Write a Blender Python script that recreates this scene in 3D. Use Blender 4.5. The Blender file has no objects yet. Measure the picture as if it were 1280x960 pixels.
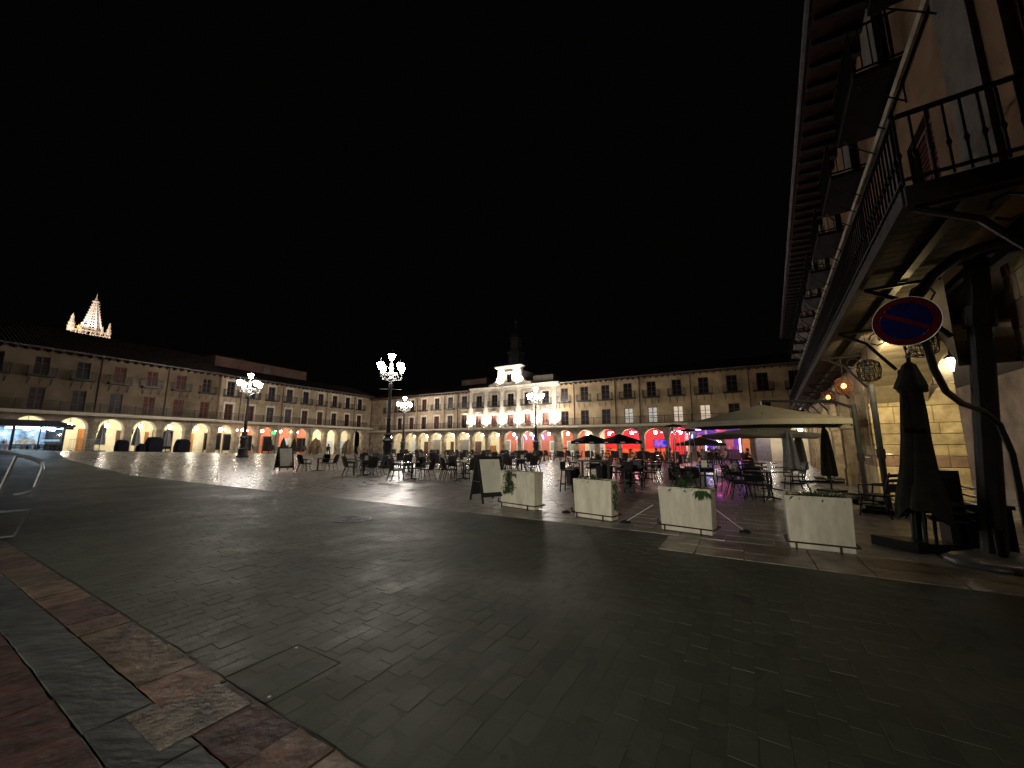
import bpy, bmesh, math, random
from mathutils import Vector, Matrix
random.seed(7)
R = math.radians
C = bpy.context.scene.collection
S = bpy.context.scene
# ---------------------------------------------------------------- camera
cd = bpy.data.cameras.new('camera'); cam = bpy.data.objects.new('camera', cd); C.objects.link(cam)
cd.sensor_width = 36; cd.lens = 481 / 1280 * 36; cd.clip_start = .05; cd.clip_end = 2000
cam.location = (0, 0, 1.6); cam.rotation_euler = (R(90 + 8.98), 0, 0); S.camera = cam
# ---------------------------------------------------------------- night sky
w = bpy.data.worlds.new('World'); S.world = w; w.use_nodes = True
wn = w.node_tree; bg = wn.nodes['Background']
sky = wn.nodes.new('ShaderNodeTexSky'); sky.sky_type = 'NISHITA'; sky.sun_disc = False
sky.sun_elevation = R(-4); sky.sun_rotation = R(200)
tint = wn.nodes.new('ShaderNodeMix'); tint.data_type = 'RGBA'; tint.inputs[0].default_value = 1.0
tint.inputs[7].default_value = (.42, .38, .34, 1)
wn.links.new(sky.outputs[0], tint.inputs[6]); wn.links.new(tint.outputs[2], bg.inputs[0])
bg.inputs[1].default_value = .0022
S.view_settings.view_transform = 'Standard'; S.view_settings.look = 'None'
S.view_settings.exposure = 0; S.view_settings.gamma = 1
cy = S.cycles
cy.use_denoising = True; cy.sample_clamp_indirect = 4; cy.sample_clamp_direct = 0
cy.max_bounces = 6; cy.diffuse_bounces = 3; cy.glossy_bounces = 3; cy.transmission_bounces = 4; cy.caustics_reflective = False; cy.caustics_refractive = False
LAMP = 200      # radiance of the plaza lantern glass
ARC = 120        # radiance of the arcade globes
# ---------------------------------------------------------------- materials
def rgb(c): return (c[0], c[1], c[2], 1)
MATS = {}
def mat(name, col, rough=.7, metal=0, var=.12, scale=6, bump=.15, col2=None, emit=0, stretch=None, spec=None, bscale=None):
    if name in MATS: return MATS[name]
    m = bpy.data.materials.new(name); m.use_nodes = True; nt = m.node_tree; b = nt.nodes['Principled BSDF']
    b.inputs['Roughness'].default_value = rough; b.inputs['Metallic'].default_value = metal
    if spec is not None: b.inputs['Specular IOR Level'].default_value = spec
    tc = nt.nodes.new('ShaderNodeTexCoord'); mp = nt.nodes.new('ShaderNodeMapping')
    geo = nt.nodes.new('ShaderNodeNewGeometry'); nt.links.new(geo.outputs['Position'], mp.inputs[0])
    if stretch: mp.inputs['Scale'].default_value = stretch
    n = nt.nodes.new('ShaderNodeTexNoise'); n.inputs['Scale'].default_value = scale; n.inputs['Detail'].default_value = 6; n.inputs['Roughness'].default_value = .62
    nt.links.new(mp.outputs[0], n.inputs[0])
    oi = nt.nodes.new('ShaderNodeObjectInfo')
    mix = nt.nodes.new('ShaderNodeMix'); mix.data_type = 'RGBA'
    c2 = col2 or tuple(max(0, x * (1 - 3 * var)) for x in col)
    mix.inputs[6].default_value = rgb(tuple(min(1, x * (1 + var)) for x in col)); mix.inputs[7].default_value = rgb(c2)
    rmp = nt.nodes.new('ShaderNodeMapRange'); rmp.inputs[1].default_value = .35; rmp.inputs[2].default_value = .7
    nt.links.new(n.outputs[0], rmp.inputs[0]); nt.links.new(rmp.outputs[0], mix.inputs[0])
    hs = nt.nodes.new('ShaderNodeHueSaturation')
    mr = nt.nodes.new('ShaderNodeMapRange'); mr.inputs[3].default_value = 1 - var * 1.3; mr.inputs[4].default_value = 1 + var * 1.3
    nt.links.new(oi.outputs['Random'], mr.inputs[0]); nt.links.new(mr.outputs[0], hs.inputs['Value'])
    nt.links.new(mix.outputs[2], hs.inputs['Color']); nt.links.new(hs.outputs[0], b.inputs['Base Color'])
    rr = nt.nodes.new('ShaderNodeMapRange'); rr.inputs[3].default_value = max(.03, rough - .1); rr.inputs[4].default_value = min(1, rough + .12)
    nt.links.new(n.outputs[0], rr.inputs[0]); nt.links.new(rr.outputs[0], b.inputs['Roughness'])
    if bump:
        n2 = nt.nodes.new('ShaderNodeTexNoise'); n2.inputs['Scale'].default_value = bscale or scale * 5; n2.inputs['Detail'].default_value = 4
        nt.links.new(mp.outputs[0], n2.inputs[0])
        bp = nt.nodes.new('ShaderNodeBump'); bp.inputs['Strength'].default_value = bump; bp.inputs['Distance'].default_value = .02
        nt.links.new(n2.outputs[0], bp.inputs['Height']); nt.links.new(bp.outputs[0], b.inputs['Normal'])
    if emit:
        b.inputs['Emission Color'].default_value = rgb(col); b.inputs['Emission Strength'].default_value = emit
    MATS[name] = m; return m
def lamp_mat(name, col, e):
    if name in MATS: return MATS[name]
    m = bpy.data.materials.new(name); m.use_nodes = True; nt = m.node_tree
    for n in list(nt.nodes): nt.nodes.remove(n)
    o = nt.nodes.new('ShaderNodeOutputMaterial'); em = nt.nodes.new('ShaderNodeEmission')
    em.inputs[0].default_value = rgb(col); em.inputs[1].default_value = e
    nt.links.new(em.outputs[0], o.inputs[0]); MATS[name] = m; return m
def glass_mat():
    if 'glass' in MATS: return MATS['glass']
    m = bpy.data.materials.new('glass'); m.use_nodes = True; nt = m.node_tree
    for n in list(nt.nodes): nt.nodes.remove(n)
    o = nt.nodes.new('ShaderNodeOutputMaterial'); t = nt.nodes.new('ShaderNodeBsdfTransparent'); g = nt.nodes.new('ShaderNodeBsdfGlossy')
    g.inputs['Roughness'].default_value = .04; t.inputs[0].default_value = (.9, .94, .95, 1)
    mx = nt.nodes.new('ShaderNodeMixShader'); f = nt.nodes.new('ShaderNodeFresnel'); f.inputs[0].default_value = 1.45
    nt.links.new(f.outputs[0], mx.inputs[0]); nt.links.new(t.outputs[0], mx.inputs[1]); nt.links.new(g.outputs[0], mx.inputs[2]); nt.links.new(mx.outputs[0], o.inputs[0])
    MATS['glass'] = m; return m
GLASS = glass_mat()
WHITE_L = lamp_mat('lantern_light', (1, .92, .82), LAMP)
ARC_L = lamp_mat('arcade_light', (1, .89, .70), ARC)
BULB_W = lamp_mat('warm_bulb', (1, .36, .09), 9)
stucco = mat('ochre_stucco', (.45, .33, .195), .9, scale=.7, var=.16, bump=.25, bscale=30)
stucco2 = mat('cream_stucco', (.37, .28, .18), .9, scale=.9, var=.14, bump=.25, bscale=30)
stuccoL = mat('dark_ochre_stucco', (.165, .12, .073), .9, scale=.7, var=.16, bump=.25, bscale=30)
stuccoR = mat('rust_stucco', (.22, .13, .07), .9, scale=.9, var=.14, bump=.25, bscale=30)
hallst = mat('hall_limestone', (.62, .56, .47), .85, scale=1.6, var=.12, bump=.3, bscale=20)
hallrec = mat('hall_recess_plaster', (.44, .37, .28), .9, scale=1.2, var=.15, bump=.2, bscale=25)
arcst = mat('arcade_stone', (.34, .28, .20), .85, scale=1.8, var=.2, bump=.5, bscale=9)
surround = mat('window_surround', (.58, .52, .42), .85, scale=3, var=.08, bump=.1)
cream = mat('cream_arcade_plaster', (.80, .74, .52), .85, scale=1.2, var=.06, bump=.1)
pinkw = mat('salmon_arcade_plaster', (.72, .22, .13), .8, scale=1.2, var=.07, bump=.1)
redw = mat('red_arcade_plaster', (.80, .03, .035), .8, scale=1.2, var=.05, bump=.1)
orangew = mat('orange_arcade_plaster', (.85, .17, .04), .8, scale=1.2, var=.05, bump=.1)
violetw = mat('violet_arcade_plaster', (.25, .10, .55), .8, scale=1.2, var=.05, bump=.1)
yelloww = mat('amber_arcade_plaster', (.85, .36, .04), .8, scale=1.2, var=.05, bump=.1)
woodo = mat('orange_wood', (.42, .17, .04), .55, scale=5, stretch=(1, 1, .1), var=.15)
woodd = mat('dark_brown_wood', (.10, .045, .03), .6, scale=5, stretch=(1, 1, .1), var=.15)
woodr = mat('red_brown_shutter', (.075, .022, .017), .75, scale=5, stretch=(1, 1, .1), var=.12, spec=.1)
whitep = mat('white_door_paint', (.72, .70, .64), .5, scale=3, var=.04, bump=.05)
darkg = mat('dark_window_glass', (.008, .009, .010), .3, var=.1, bump=.1, spec=.1)
iron = mat('black_iron', (.016, .016, .018), .45, metal=.4, scale=15, var=.1)
irong = mat('grey_iron', (.03, .03, .033), .55, metal=.2, scale=8, var=.15)
castst = mat('painted_cast_iron', (.20, .20, .19), .45, metal=.3, scale=10, var=.1)
zinc = mat('zinc_gutter', (.12, .12, .12), .5, metal=.5, scale=4, var=.15)
tilem = mat('roof_tile', (.045, .026, .018), .9, scale=3, var=.3, bump=.5)
wickerd = mat('dark_rattan', (.022, .017, .014), .55, scale=40, var=.2, bump=.6, bscale=120)
plasd = mat('black_plastic', (.008, .008, .009), .45, scale=20, var=.05, bump=.05, spec=.25)
tablew = mat('table_top_laminate', (.20, .17, .15), .22, scale=5, var=.1, bump=.02)
tabled = mat('dark_table_top', (.05, .045, .04), .2, scale=5, var=.1, bump=.02)
planterm = mat('white_planter_paint', (.66, .62, .50), .62, scale=4, var=.10, bump=.15, bscale=40, stretch=(1.6, 1.6, .45), col2=(.50, .45, .34))
soil = mat('potting_soil', (.03, .02, .014), .95, scale=30, bump=.6)
leafm = mat('green_leaf', (.045, .10, .03), .45, scale=20, var=.3, bump=.1)
leafd = mat('dark_leaf', (.02, .035, .015), .5, scale=20, var=.3, bump=.1)
canvas = mat('beige_canvas', (.24, .225, .175), .85, scale=3, var=.06, bump=.1, bscale=60)
canvasd = mat('charcoal_canvas', (.036, .034, .026), .9, scale=6, var=.12, bump=.3, bscale=40, spec=.1)
canvasg = mat('grey_canvas', (.22, .22, .22), .85, scale=6, var=.1, bump=.15, bscale=40)
canvasb = mat('brown_canvas', (.20, .14, .07), .85, scale=6, var=.1, bump=.15, bscale=40)
blackc = mat('black_canvas', (.010, .010, .015), .8, scale=6, var=.1, bump=.1, spec=.1)
steel = mat('brushed_steel', (.7, .7, .71), .38, metal=1, scale=12, var=.08, bump=.05)
galv = mat('galvanised_rail', (.42, .43, .43), .42, metal=.7, scale=6, var=.1, bump=.1)
chalk = mat('black_board', (.012, .012, .012), .6, scale=5, var=.1)
paper = mat('cream_menu_sheet', (.62, .60, .50), .6, scale=2, var=.04, bump=.02)
inkm = mat('faded_menu_ink', (.36, .35, .30), .7, scale=2, var=.04, bump=0)
signred = mat('sign_red', (.07, .002, .005), .8, scale=8, var=.1, bump=.03, spec=.08)
signblue = mat('sign_blue', (.0015, .003, .05), .8, scale=8, var=.1, bump=.03, spec=.08)
skinm = mat('skin', (.45, .26, .18), .6, scale=10, var=.05, bump=0)
clothd = mat('dark_clothing', (.02, .02, .028), .8, scale=10, var=.2, bump=.2)
clothb = mat('denim_clothing', (.05, .06, .10), .8, scale=10, var=.2, bump=.2)
hairm = mat('dark_hair', (.015, .01, .008), .6, scale=30, var=.2, bump=.3)
ashlar = mat('yellow_ashlar', (.52, .42, .25), .85, scale=3.2, var=.2, bump=1, bscale=9, col2=(.30, .22, .12))
ashlarp = mat('pink_ashlar', (.42, .27, .20), .85, scale=2.2, var=.15, bump=.7, bscale=7)
mortar = mat('ashlar_mortar', (.30, .24, .15), .95, scale=4, var=.1)
plankm = mat('weathered_plank', (.07, .05, .036), .85, scale=6, stretch=(1, 1, 1), var=.2, bump=.4)
wicklit = mat('glow_tinted_wicker', (.12, .045, .02), .7, scale=30, var=.2)  # redder copy for lit lanterns, bulb glow put into the wicker colour
gothic = mat('gothic_limestone', (.62, .50, .36), .9, scale=.5, var=.15, bump=.4, bscale=2)
# paving materials
def paving():
    m = bpy.data.materials.new('plaza_paving'); m.use_nodes = True; nt = m.node_tree; b = nt.nodes['Principled BSDF']; L = nt.links.new
    geo = nt.nodes.new('ShaderNodeNewGeometry'); mp = nt.nodes.new('ShaderNodeMapping'); mp.inputs['Rotation'].default_value = (0, 0, R(30.6))
    L(geo.outputs['Position'], mp.inputs[0])
    br = nt.nodes.new('ShaderNodeTexBrick'); br.inputs['Scale'].default_value = 1; br.inputs['Mortar Size'].default_value = .012; br.inputs['Brick Width'].default_value = .8; br.inputs['Row Height'].default_value = .5
    br.inputs['Color1'].default_value = (.26, .24, .215, 1); br.inputs['Color2'].default_value = (.205, .19, .17, 1); br.inputs['Mortar'].default_value = (.12, .11, .10, 1)
    L(mp.outputs[0], br.inputs[0])
    n = nt.nodes.new('ShaderNodeTexNoise'); n.inputs['Scale'].default_value = .35; n.inputs['Detail'].default_value = 6; L(mp.outputs[0], n.inputs[0])
    n2 = nt.nodes.new('ShaderNodeTexNoise'); n2.inputs['Scale'].default_value = 3.5; n2.inputs['Detail'].default_value = 5; L(mp.outputs[0], n2.inputs[0])
    mx = nt.nodes.new('ShaderNodeMix'); mx.data_type = 'RGBA'; mx.blend_type = 'MULTIPLY'; mx.inputs[0].default_value = .7
    cr = nt.nodes.new('ShaderNodeMapRange'); cr.inputs[1].default_value = .3; cr.inputs[2].default_value = .7; cr.inputs[3].default_value = .55; cr.inputs[4].default_value = 1.25
    L(n.outputs[0], cr.inputs[0]); L(br.outputs[0], mx.inputs[6]); L(cr.outputs[0], mx.inputs[7])
    L(mx.outputs[2], b.inputs['Base Color'])
    ro = nt.nodes.new('ShaderNodeMapRange'); ro.inputs[1].default_value = .3; ro.inputs[2].default_value = .7; ro.inputs[3].default_value = .19; ro.inputs[4].default_value = .46
    L(n2.outputs[0], ro.inputs[0]); L(ro.outputs[0], b.inputs['Roughness'])
    bp = nt.nodes.new('ShaderNodeBump'); bp.inputs['Strength'].default_value = .35; bp.inputs['Distance'].default_value = .03; L(n2.outputs[0], bp.inputs['Height'])
    bp2 = nt.nodes.new('ShaderNodeBump'); bp2.inputs['Strength'].default_value = .3; bp2.inputs['Distance'].default_value = .01; bp2.invert = True; L(br.outputs['Fac'], bp2.inputs['Height']); L(bp.outputs[0], bp2.inputs['Normal'])
    L(bp2.outputs[0], b.inputs['Normal']); return m
pavem = paving()
slabm = mat('polished_slab', (.25, .23, .20), .36, scale=3, var=.14, bump=.35, bscale=5)
bordm = mat('border_stone', (.26, .22, .17), .38, scale=3, var=.2, bump=.6, bscale=6)
def worn_sett(name, c1, c2, c3):
    m = bpy.data.materials.new(name); m.use_nodes = True; nt = m.node_tree; b = nt.nodes['Principled BSDF']; L = nt.links.new
    geo = nt.nodes.new('ShaderNodeNewGeometry')
    def noise(sc, det, rough=.6):
        n = nt.nodes.new('ShaderNodeTexNoise'); n.inputs['Scale'].default_value = sc; n.inputs['Detail'].default_value = det; n.inputs['Roughness'].default_value = rough; L(geo.outputs['Position'], n.inputs[0]); return n
    def rng(src, a, b_, c, d):
        r = nt.nodes.new('ShaderNodeMapRange'); r.inputs[1].default_value = a; r.inputs[2].default_value = b_; r.inputs[3].default_value = c; r.inputs[4].default_value = d; L(src, r.inputs[0]); return r.outputs[0]
    def mix(f, x, y):
        k = nt.nodes.new('ShaderNodeMix'); k.data_type = 'RGBA'; L(f, k.inputs[0])
        for i, v in ((6, x), (7, y)):
            if isinstance(v, tuple): k.inputs[i].default_value = rgb(v)
            else: L(v, k.inputs[i])
        return k.outputs[2]
    big = noise(.45, 5); med = noise(2.6, 7, .7); fine = noise(26, 5, .7); spot = noise(7, 2)
    col = mix(rng(big.outputs[0], .35, .68, 0, 1), c1, c2); col = mix(rng(med.outputs[0], .5, .75, 0, .75), col, c3); col = mix(rng(spot.outputs[0], .70, .74, 0, .55), col, (.02, .02, .018))
    oi = nt.nodes.new('ShaderNodeObjectInfo'); hs = nt.nodes.new('ShaderNodeHueSaturation'); L(rng(oi.outputs['Random'], 0, 1, .82, 1.14), hs.inputs['Value']); L(col, hs.inputs['Color']); L(hs.outputs[0], b.inputs['Base Color'])
    ad = nt.nodes.new('ShaderNodeMath'); ad.operation = 'ADD'; L(rng(big.outputs[0], .35, .65, .30, .48), ad.inputs[0]); b.inputs['Specular IOR Level'].default_value = .38; L(rng(med.outputs[0], .3, .7, .12, .34), ad.inputs[1]); L(ad.outputs[0], b.inputs['Roughness'])
    b1 = nt.nodes.new('ShaderNodeBump'); b1.inputs['Strength'].default_value = .55; b1.inputs['Distance'].default_value = .02; L(med.outputs[0], b1.inputs['Height'])
    b2 = nt.nodes.new('ShaderNodeBump'); b2.inputs['Strength'].default_value = .25; b2.inputs['Distance'].default_value = .004; L(fine.outputs[0], b2.inputs['Height']); L(b1.outputs[0], b2.inputs['Normal']); L(b2.outputs[0], b.inputs['Normal'])
    MATS[name] = m; return m
settm = worn_sett('worn_grey_green_sett', (.069, .076, .052), (.047, .052, .036), (.084, .087, .062))
settm_old = mat('grey_green_sett', (.062, .068, .055), .50, scale=1.3, var=.13, bump=.3, bscale=12)
settbed = worn_sett('sett_joint', (.056, .061, .043), (.038, .042, .030), (.066, .067, .05))
slatem = mat('slate_slab', (.06, .068, .064), .5, scale=3, var=.26, bump=.45, bscale=9, stretch=(1, 2.6, 1))
ochrem = mat('ochre_sandstone', (.155, .105, .060), .5, scale=5, var=.28, bump=.8, bscale=12)
ochrer = mat('rusty_sandstone', (.145, .080, .048), .5, scale=5, var=.3, bump=.8, bscale=12)
redst = mat('red_sandstone', (.085, .036, .029), .55, scale=6, var=.28, bump=.8, bscale=14)
# ---------------------------------------------------------------- helpers
class MB:
    def __init__(s): s.v = []; s.f = []; s.m = []; s.mi = 0
    def add(s, vs, fs):
        o = len(s.v); s.v += [tuple(x) for x in vs]; s.f += [tuple(i + o for i in f) for f in fs]; s.m += [s.mi] * len(fs)
    def box(s, x0, x1, y0, y1, z0, z1):
        s.add([(x0, y0, z0), (x1, y0, z0), (x1, y1, z0), (x0, y1, z0), (x0, y0, z1), (x1, y0, z1), (x1, y1, z1), (x0, y1, z1)],
              [(0, 3, 2, 1), (4, 5, 6, 7), (0, 1, 5, 4), (1, 2, 6, 5), (2, 3, 7, 6), (3, 0, 4, 7)]); return s
    def boxc(s, c, d, M=None):
        x, y, z = d[0] / 2, d[1] / 2, d[2] / 2
        vs = [Vector((a * x, b * y, e * z)) for e in (-1, 1) for a, b in ((-1, -1), (1, -1), (1, 1), (-1, 1))]
        if M: vs = [M @ q for q in vs]
        s.add([q + Vector(c) for q in vs], [(0, 3, 2, 1), (4, 5, 6, 7), (0, 1, 5, 4), (1, 2, 6, 5), (2, 3, 7, 6), (3, 0, 4, 7)]); return s
    def tube(s, pts, r, n=6, cap=True):
        pts = [Vector(p) for p in pts]; rs = r if isinstance(r, (list, tuple)) else [r] * len(pts); rings = []
        for i, p in enumerate(pts):
            d = (pts[min(i + 1, len(pts) - 1)] - pts[max(i - 1, 0)])
            d = d.normalized() if d.length > 1e-9 else Vector((0, 0, 1))
            a = Vector((0, 0, 1)) if abs(d.z) < .9 else Vector((1, 0, 0)); u = d.cross(a).normalized(); v = d.cross(u)
            rings.append([p + (u * math.cos(2 * math.pi * k / n) + v * math.sin(2 * math.pi * k / n)) * rs[i] for k in range(n)])
        vs = [q for g in rings for q in g]; fs = []
        for i in range(len(pts) - 1):
            for k in range(n): a = i * n + k; b = i * n + (k + 1) % n; fs.append((a, b, b + n, a + n))
        if cap: fs += [tuple(range(n))[::-1], tuple(range((len(pts) - 1) * n, len(pts) * n))]
        s.add(vs, fs); return s
    def lathe(s, prof, n=12, c=(0, 0, 0), sx=1, sy=1, rot=0):
        vs = []; fs = []
        for r_, z in prof:
            for k in range(n):
                a = 2 * math.pi * k / n + rot; vs.append((c[0] + r_ * math.cos(a) * sx, c[1] + r_ * math.sin(a) * sy, c[2] + z))
        for i in range(len(prof) - 1):
            for k in range(n): a = i * n + k; b = i * n + (k + 1) % n; fs.append((a, b, b + n, a + n))
        fs += [tuple(range(n))[::-1], tuple(range((len(prof) - 1) * n, len(prof) * n))]
        s.add(vs, fs); return s
    def prism(s, poly, y0, y1):            # poly in x,z
        n = len(poly); vs = [(x, y0, z) for x, z in poly] + [(x, y1, z) for x, z in poly]
        s.add(vs, [tuple(range(n)), tuple(range(n, 2 * n))[::-1]] + [(i, (i + 1) % n + 0, (i + 1) % n + n, i + n)[::-1] for i in range(n)]); return s
    def mesh(s, name, mats, smooth=False):
        me = bpy.data.meshes.new(name); me.from_pydata(s.v, [], s.f)
        for m in (mats if isinstance(mats, (list, tuple)) else [mats]): me.materials.append(m)
        if any(s.m): me.polygons.foreach_set('material_index', s.m)
        if smooth: me.polygons.foreach_set('use_smooth', [True] * len(s.f))
        me.update(); 
        bm = bmesh.new(); bm.from_mesh(me); bmesh.ops.recalc_face_normals(bm, faces=bm.faces); bm.to_mesh(me); bm.free()
        return me
    def build(s, name, mats, parent=None, loc=None, rz=0, smooth=False):
        return put(s.mesh(name, mats, smooth), name, parent, loc, rz)
def put(me, name, parent=None, loc=None, rz=0, rot=None):
    o = bpy.data.objects.new(name, me); C.objects.link(o)
    if parent: o.parent = parent
    if loc: o.location = loc
    if rot: o.rotation_euler = rot
    elif rz: o.rotation_euler = (0, 0, rz)
    return o
def tag(o, label=None, cat=None, group=None, kind=None):
    if label: o['label'] = label
    if cat: o['category'] = cat
    if group: o['group'] = group
    if kind: o['kind'] = kind
    return o
def thing(name, label, cat, loc=(0, 0, 0), rz=0, group=None):
    o = bpy.data.objects.new(name, None); C.objects.link(o); o.location = loc; o.rotation_euler = (0, 0, rz)
    o.empty_display_size = .1
    return tag(o, label, cat, group)
def dup(root, loc, rz, label, group=None):
    r = root.copy(); C.objects.link(r); r.location = loc; r.rotation_euler = (0, 0, rz); r['label'] = label
    if group: r['group'] = group
    for ch in root.children:
        c = ch.copy(); C.objects.link(c); c.parent = r
        for g in ch.children:
            d = g.copy(); C.objects.link(d); d.parent = c
    return r
# plan frames: left wall (t along, p out), far wall (u along, n out), right wall (s along, q out)
AL, AF, AR = R(24.8), R(30.6), R(33.7)
tl, nl = (math.sin(AL), math.cos(AL)), (-math.cos(AL), math.sin(AL))
tf, nf = (math.cos(AF), -math.sin(AF)), (math.sin(AF), math.cos(AF))
tr, nr = (math.sin(AR), math.cos(AR)), (math.cos(AR), -math.sin(AR))
def ground_z(x, y):
    p = x * nl[0] + y * nl[1]; t = x * tl[0] + y * tl[1]
    k = 0 if p < 27 else (.5 * (p - 27) / 11.7 if p < 38.7 else min(1, .5 + .5 * (p - 38.7) / 4.3))
    return .031 * max(0, 49.2 - max(t, -10)) * k
def WL(t, p, z=None):
    x, y = t * tl[0] + p * nl[0], t * tl[1] + p * nl[1]; return (x, y, ground_z(x, y) if z is None else z)
def WF(u, n, z=0): return (u * tf[0] + n * nf[0], u * tf[1] + n * nf[1], z)
def WR(s, q, z=0): return (s * tr[0] + q * nr[0], s * tr[1] + q * nr[1], z)
def inview(x, y, margin=1.2):
    return y > 1.2 and abs(x) < y * 1.36 + margin
# ---------------------------------------------------------------- ground
def axis(lo, hi, st, far): return [-far, -far * .5] + [lo + i * st for i in range(int((hi - lo) / st) + 1)] + [far * .5, far]
xs = axis(-80, 60, 1.25, 600); ys = axis(-30, 100, 1.25, 600)
vs = [(x, y, ground_z(x, y)) for y in ys for x in xs]; nx = len(xs)
fs = [(j * nx + i, j * nx + i + 1, (j + 1) * nx + i + 1, (j + 1) * nx + i) for j in range(len(ys) - 1) for i in range(nx - 1)]
g = MB(); g.add(vs, fs); ground = g.build('ground', pavem); tag(ground, kind='structure')
# dark sett apron with its border
def pave(name, u0, u1, n0, n1, z, m, parent=None):
    b = MB(); p = [WF(u0, n0, z), WF(u1, n0, z), WF(u1, n1, z), WF(u0, n1, z)]; b.add(p, [(0, 1, 2, 3)]); return b.build(name, m, parent)
road = MB()
pts = [(-70, 1.5), (9, 1.5), (9, 6.5), (-.6, 6.5), (-1.4, 7.62), (-70, 7.62)]
def setgz(u, n, dz): x, y, _ = WF(u, n); return (x, y, ground_z(x, y) + dz)
N = 60
for i in range(N):
    a = -70 + i * 68.6 / N; b = -70 + (i + 1) * 68.6 / N
    road.add([setgz(a, 1.5, .0172), setgz(b, 1.5, .0172), setgz(b, 7.62, .0172), setgz(a, 7.62, .0172)], [(0, 1, 2, 3)])
road.add([setgz(u, n, .0172) for u, n in ((-1.4, 1.5), (9, 1.5), (9, 6.5), (-.6, 6.5), (-1.4, 7.62))], [(0, 1, 2, 3, 4)])
road = tag(road.build('sett_paving', settbed), kind='structure')
def stone(w, d, h, ch=.012, seed=0):
    rr = random.Random(seed); b = MB(); x, y = w / 2, d / 2
    j = lambda: rr.uniform(-.006, .006); top = [(-x + ch + j(), -y + ch + j(), h + j() * .25), (x - ch + j(), -y + ch + j(), h + j() * .25), (x - ch + j(), y - ch + j(), h + j() * .25), (-x + ch + j(), y - ch + j(), h + j() * .25)]
    b.add([(-x, -y, 0), (x, -y, 0), (x, y, 0), (-x, y, 0)] + top, [(4, 5, 6, 7), (0, 1, 5, 4), (1, 2, 6, 5), (2, 3, 7, 6), (3, 0, 4, 7)]); return b
def rough_stone(w, d, h, seed):
    rr = random.Random(seed); b = MB(); P_ = []
    nx_, ny_ = max(3, int(w / .09)), max(2, int(d / .09)); x, y = w / 2, d / 2
    for i in range(nx_): P_.append((-x + w * i / nx_, -y, 0, 1))
    for i in range(ny_): P_.append((x, -y + d * i / ny_, -1, 0))
    for i in range(nx_): P_.append((x - w * i / nx_, y, 0, -1))
    for i in range(ny_): P_.append((-x, y - d * i / ny_, 1, 0))
    n = len(P_); bot, mid, top = [], [], []
    for px_, py_, ix, iy in P_:
        k = rr.random() ** 4 * .010; k2 = k + rr.uniform(.002, .007)
        bot.append((px_ + ix * k, py_ + iy * k, 0)); mid.append((px_ + ix * k, py_ + iy * k, h * .75)); top.append((px_ + ix * k2 + (k2 if abs(px_ + x) < .01 and ix == 0 else 0), py_ + iy * k2, h + rr.uniform(-.001, .001)))
    vs = bot + mid + top + [(0, 0, h + .001)]
    b.add(vs, [(i, (i + 1) % n, n + (i + 1) % n, n + i) for i in range(n)] + [(n + i, n + (i + 1) % n, 2 * n + (i + 1) % n, 2 * n + i) for i in range(n)] + [(2 * n + i, 2 * n + (i + 1) % n, 3 * n) for i in range(n)])
    return b
setts = []
row = 0; u = -14
while u < 7:
    n = 1.515
    lim = 7.58 if u < -1.35 else 6.48
    while n < lim - .03:
        ln = random.uniform(.19, .28)
        if n == 1.515: ln = .12 + .11 * (row % 2) + random.uniform(0, .05)
        if lim - n < .34: ln = min(ln, lim - n)
        if n + ln <= lim + .001 and ln > .05:
            x, y, _ = WF(u + .075, n + ln / 2)
            if inview(x, y): setts.append((x * x + y * y, u + .075, n + ln / 2, ln))
        n += ln + .005
    row += 1; u += .150
setts.sort()
variants = [stone(.1475, .29, .0140, .0035, k).mesh('sett', settm) for k in range(8)]
def rz_f(): return -AF
rest = MB()
for i, (d, u, n, ln) in enumerate(setts):
    x, y, z = WF(u, n); z = ground_z(x, y)
    rot = Matrix.Rotation(-AF, 3, 'Z')
    if i < 300:
        o = put(random.choice(variants), 'sett', road, (x, y, z + .0042 + random.uniform(-.0008, .0008)), rot=(random.gauss(0, .003), random.gauss(0, .003), -AF + random.gauss(0, .006))); o.scale = (1, ln / .29, 1)
    else:
        b = stone(.1475, ln, .0140 + random.uniform(-.0006, .0010), .0035, i)
        rest.add([rot @ Vector(q) + Vector((x, y, z + .004)) for q in b.v], b.f)
tag(rest.build('distant_setts', settm, road), kind='stuff')
# border stones between setts and plaza slabs
border = tag(pave('border_course', -1.3, 4.2, 6.5, 7.6, .006, mortar), kind='structure')
u = -1.25
while u < 4:
    ww = random.uniform(.5, .85)
    for n0, n1 in ((6.52, 6.98 + random.uniform(-.1, .1)), (None, 7.58)):
        if n0 is None: n0 = last + .02
        last = n1; b = rough_stone(ww - .012, n1 - n0, .018, int(u * 97) + int(n0 * 10))
        x, y, _ = WF(u + ww / 2, (n0 + n1) / 2)
        b.build('paving_stone', bordm, border, (x, y, .006), -AF + random.gauss(0, .012)).rotation_euler[0] = random.gauss(0, .008)
    u += ww
# polished slabs of the plaza, nearest ones laid singly
slabs = tag(pave('slab_bed', -13, 3.2, 7.63, 13.3, .003, mortar), kind='structure')
r0 = 0; n = 7.66
while n < 13.1:
    u = -12.9 + (.37 if r0 % 2 else 0); hgt = .46
    while u < 3:
        ww = random.uniform(.66, .95); x, y, _ = WF(u + ww / 2, n + hgt / 2)
        if inview(x, y, .6):
            b = stone(ww - .012, hgt - .012, .012, .008, int(u * 131 + n * 17))
            put(b.mesh('paving_slab', slabm), 'paving_slab', slabs, (x, y, .003 + ground_z(x, y)), rot=(random.gauss(0, .005), random.gauss(0, .004), -AF))
        u += ww
    n += hgt; r0 += 1
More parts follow.
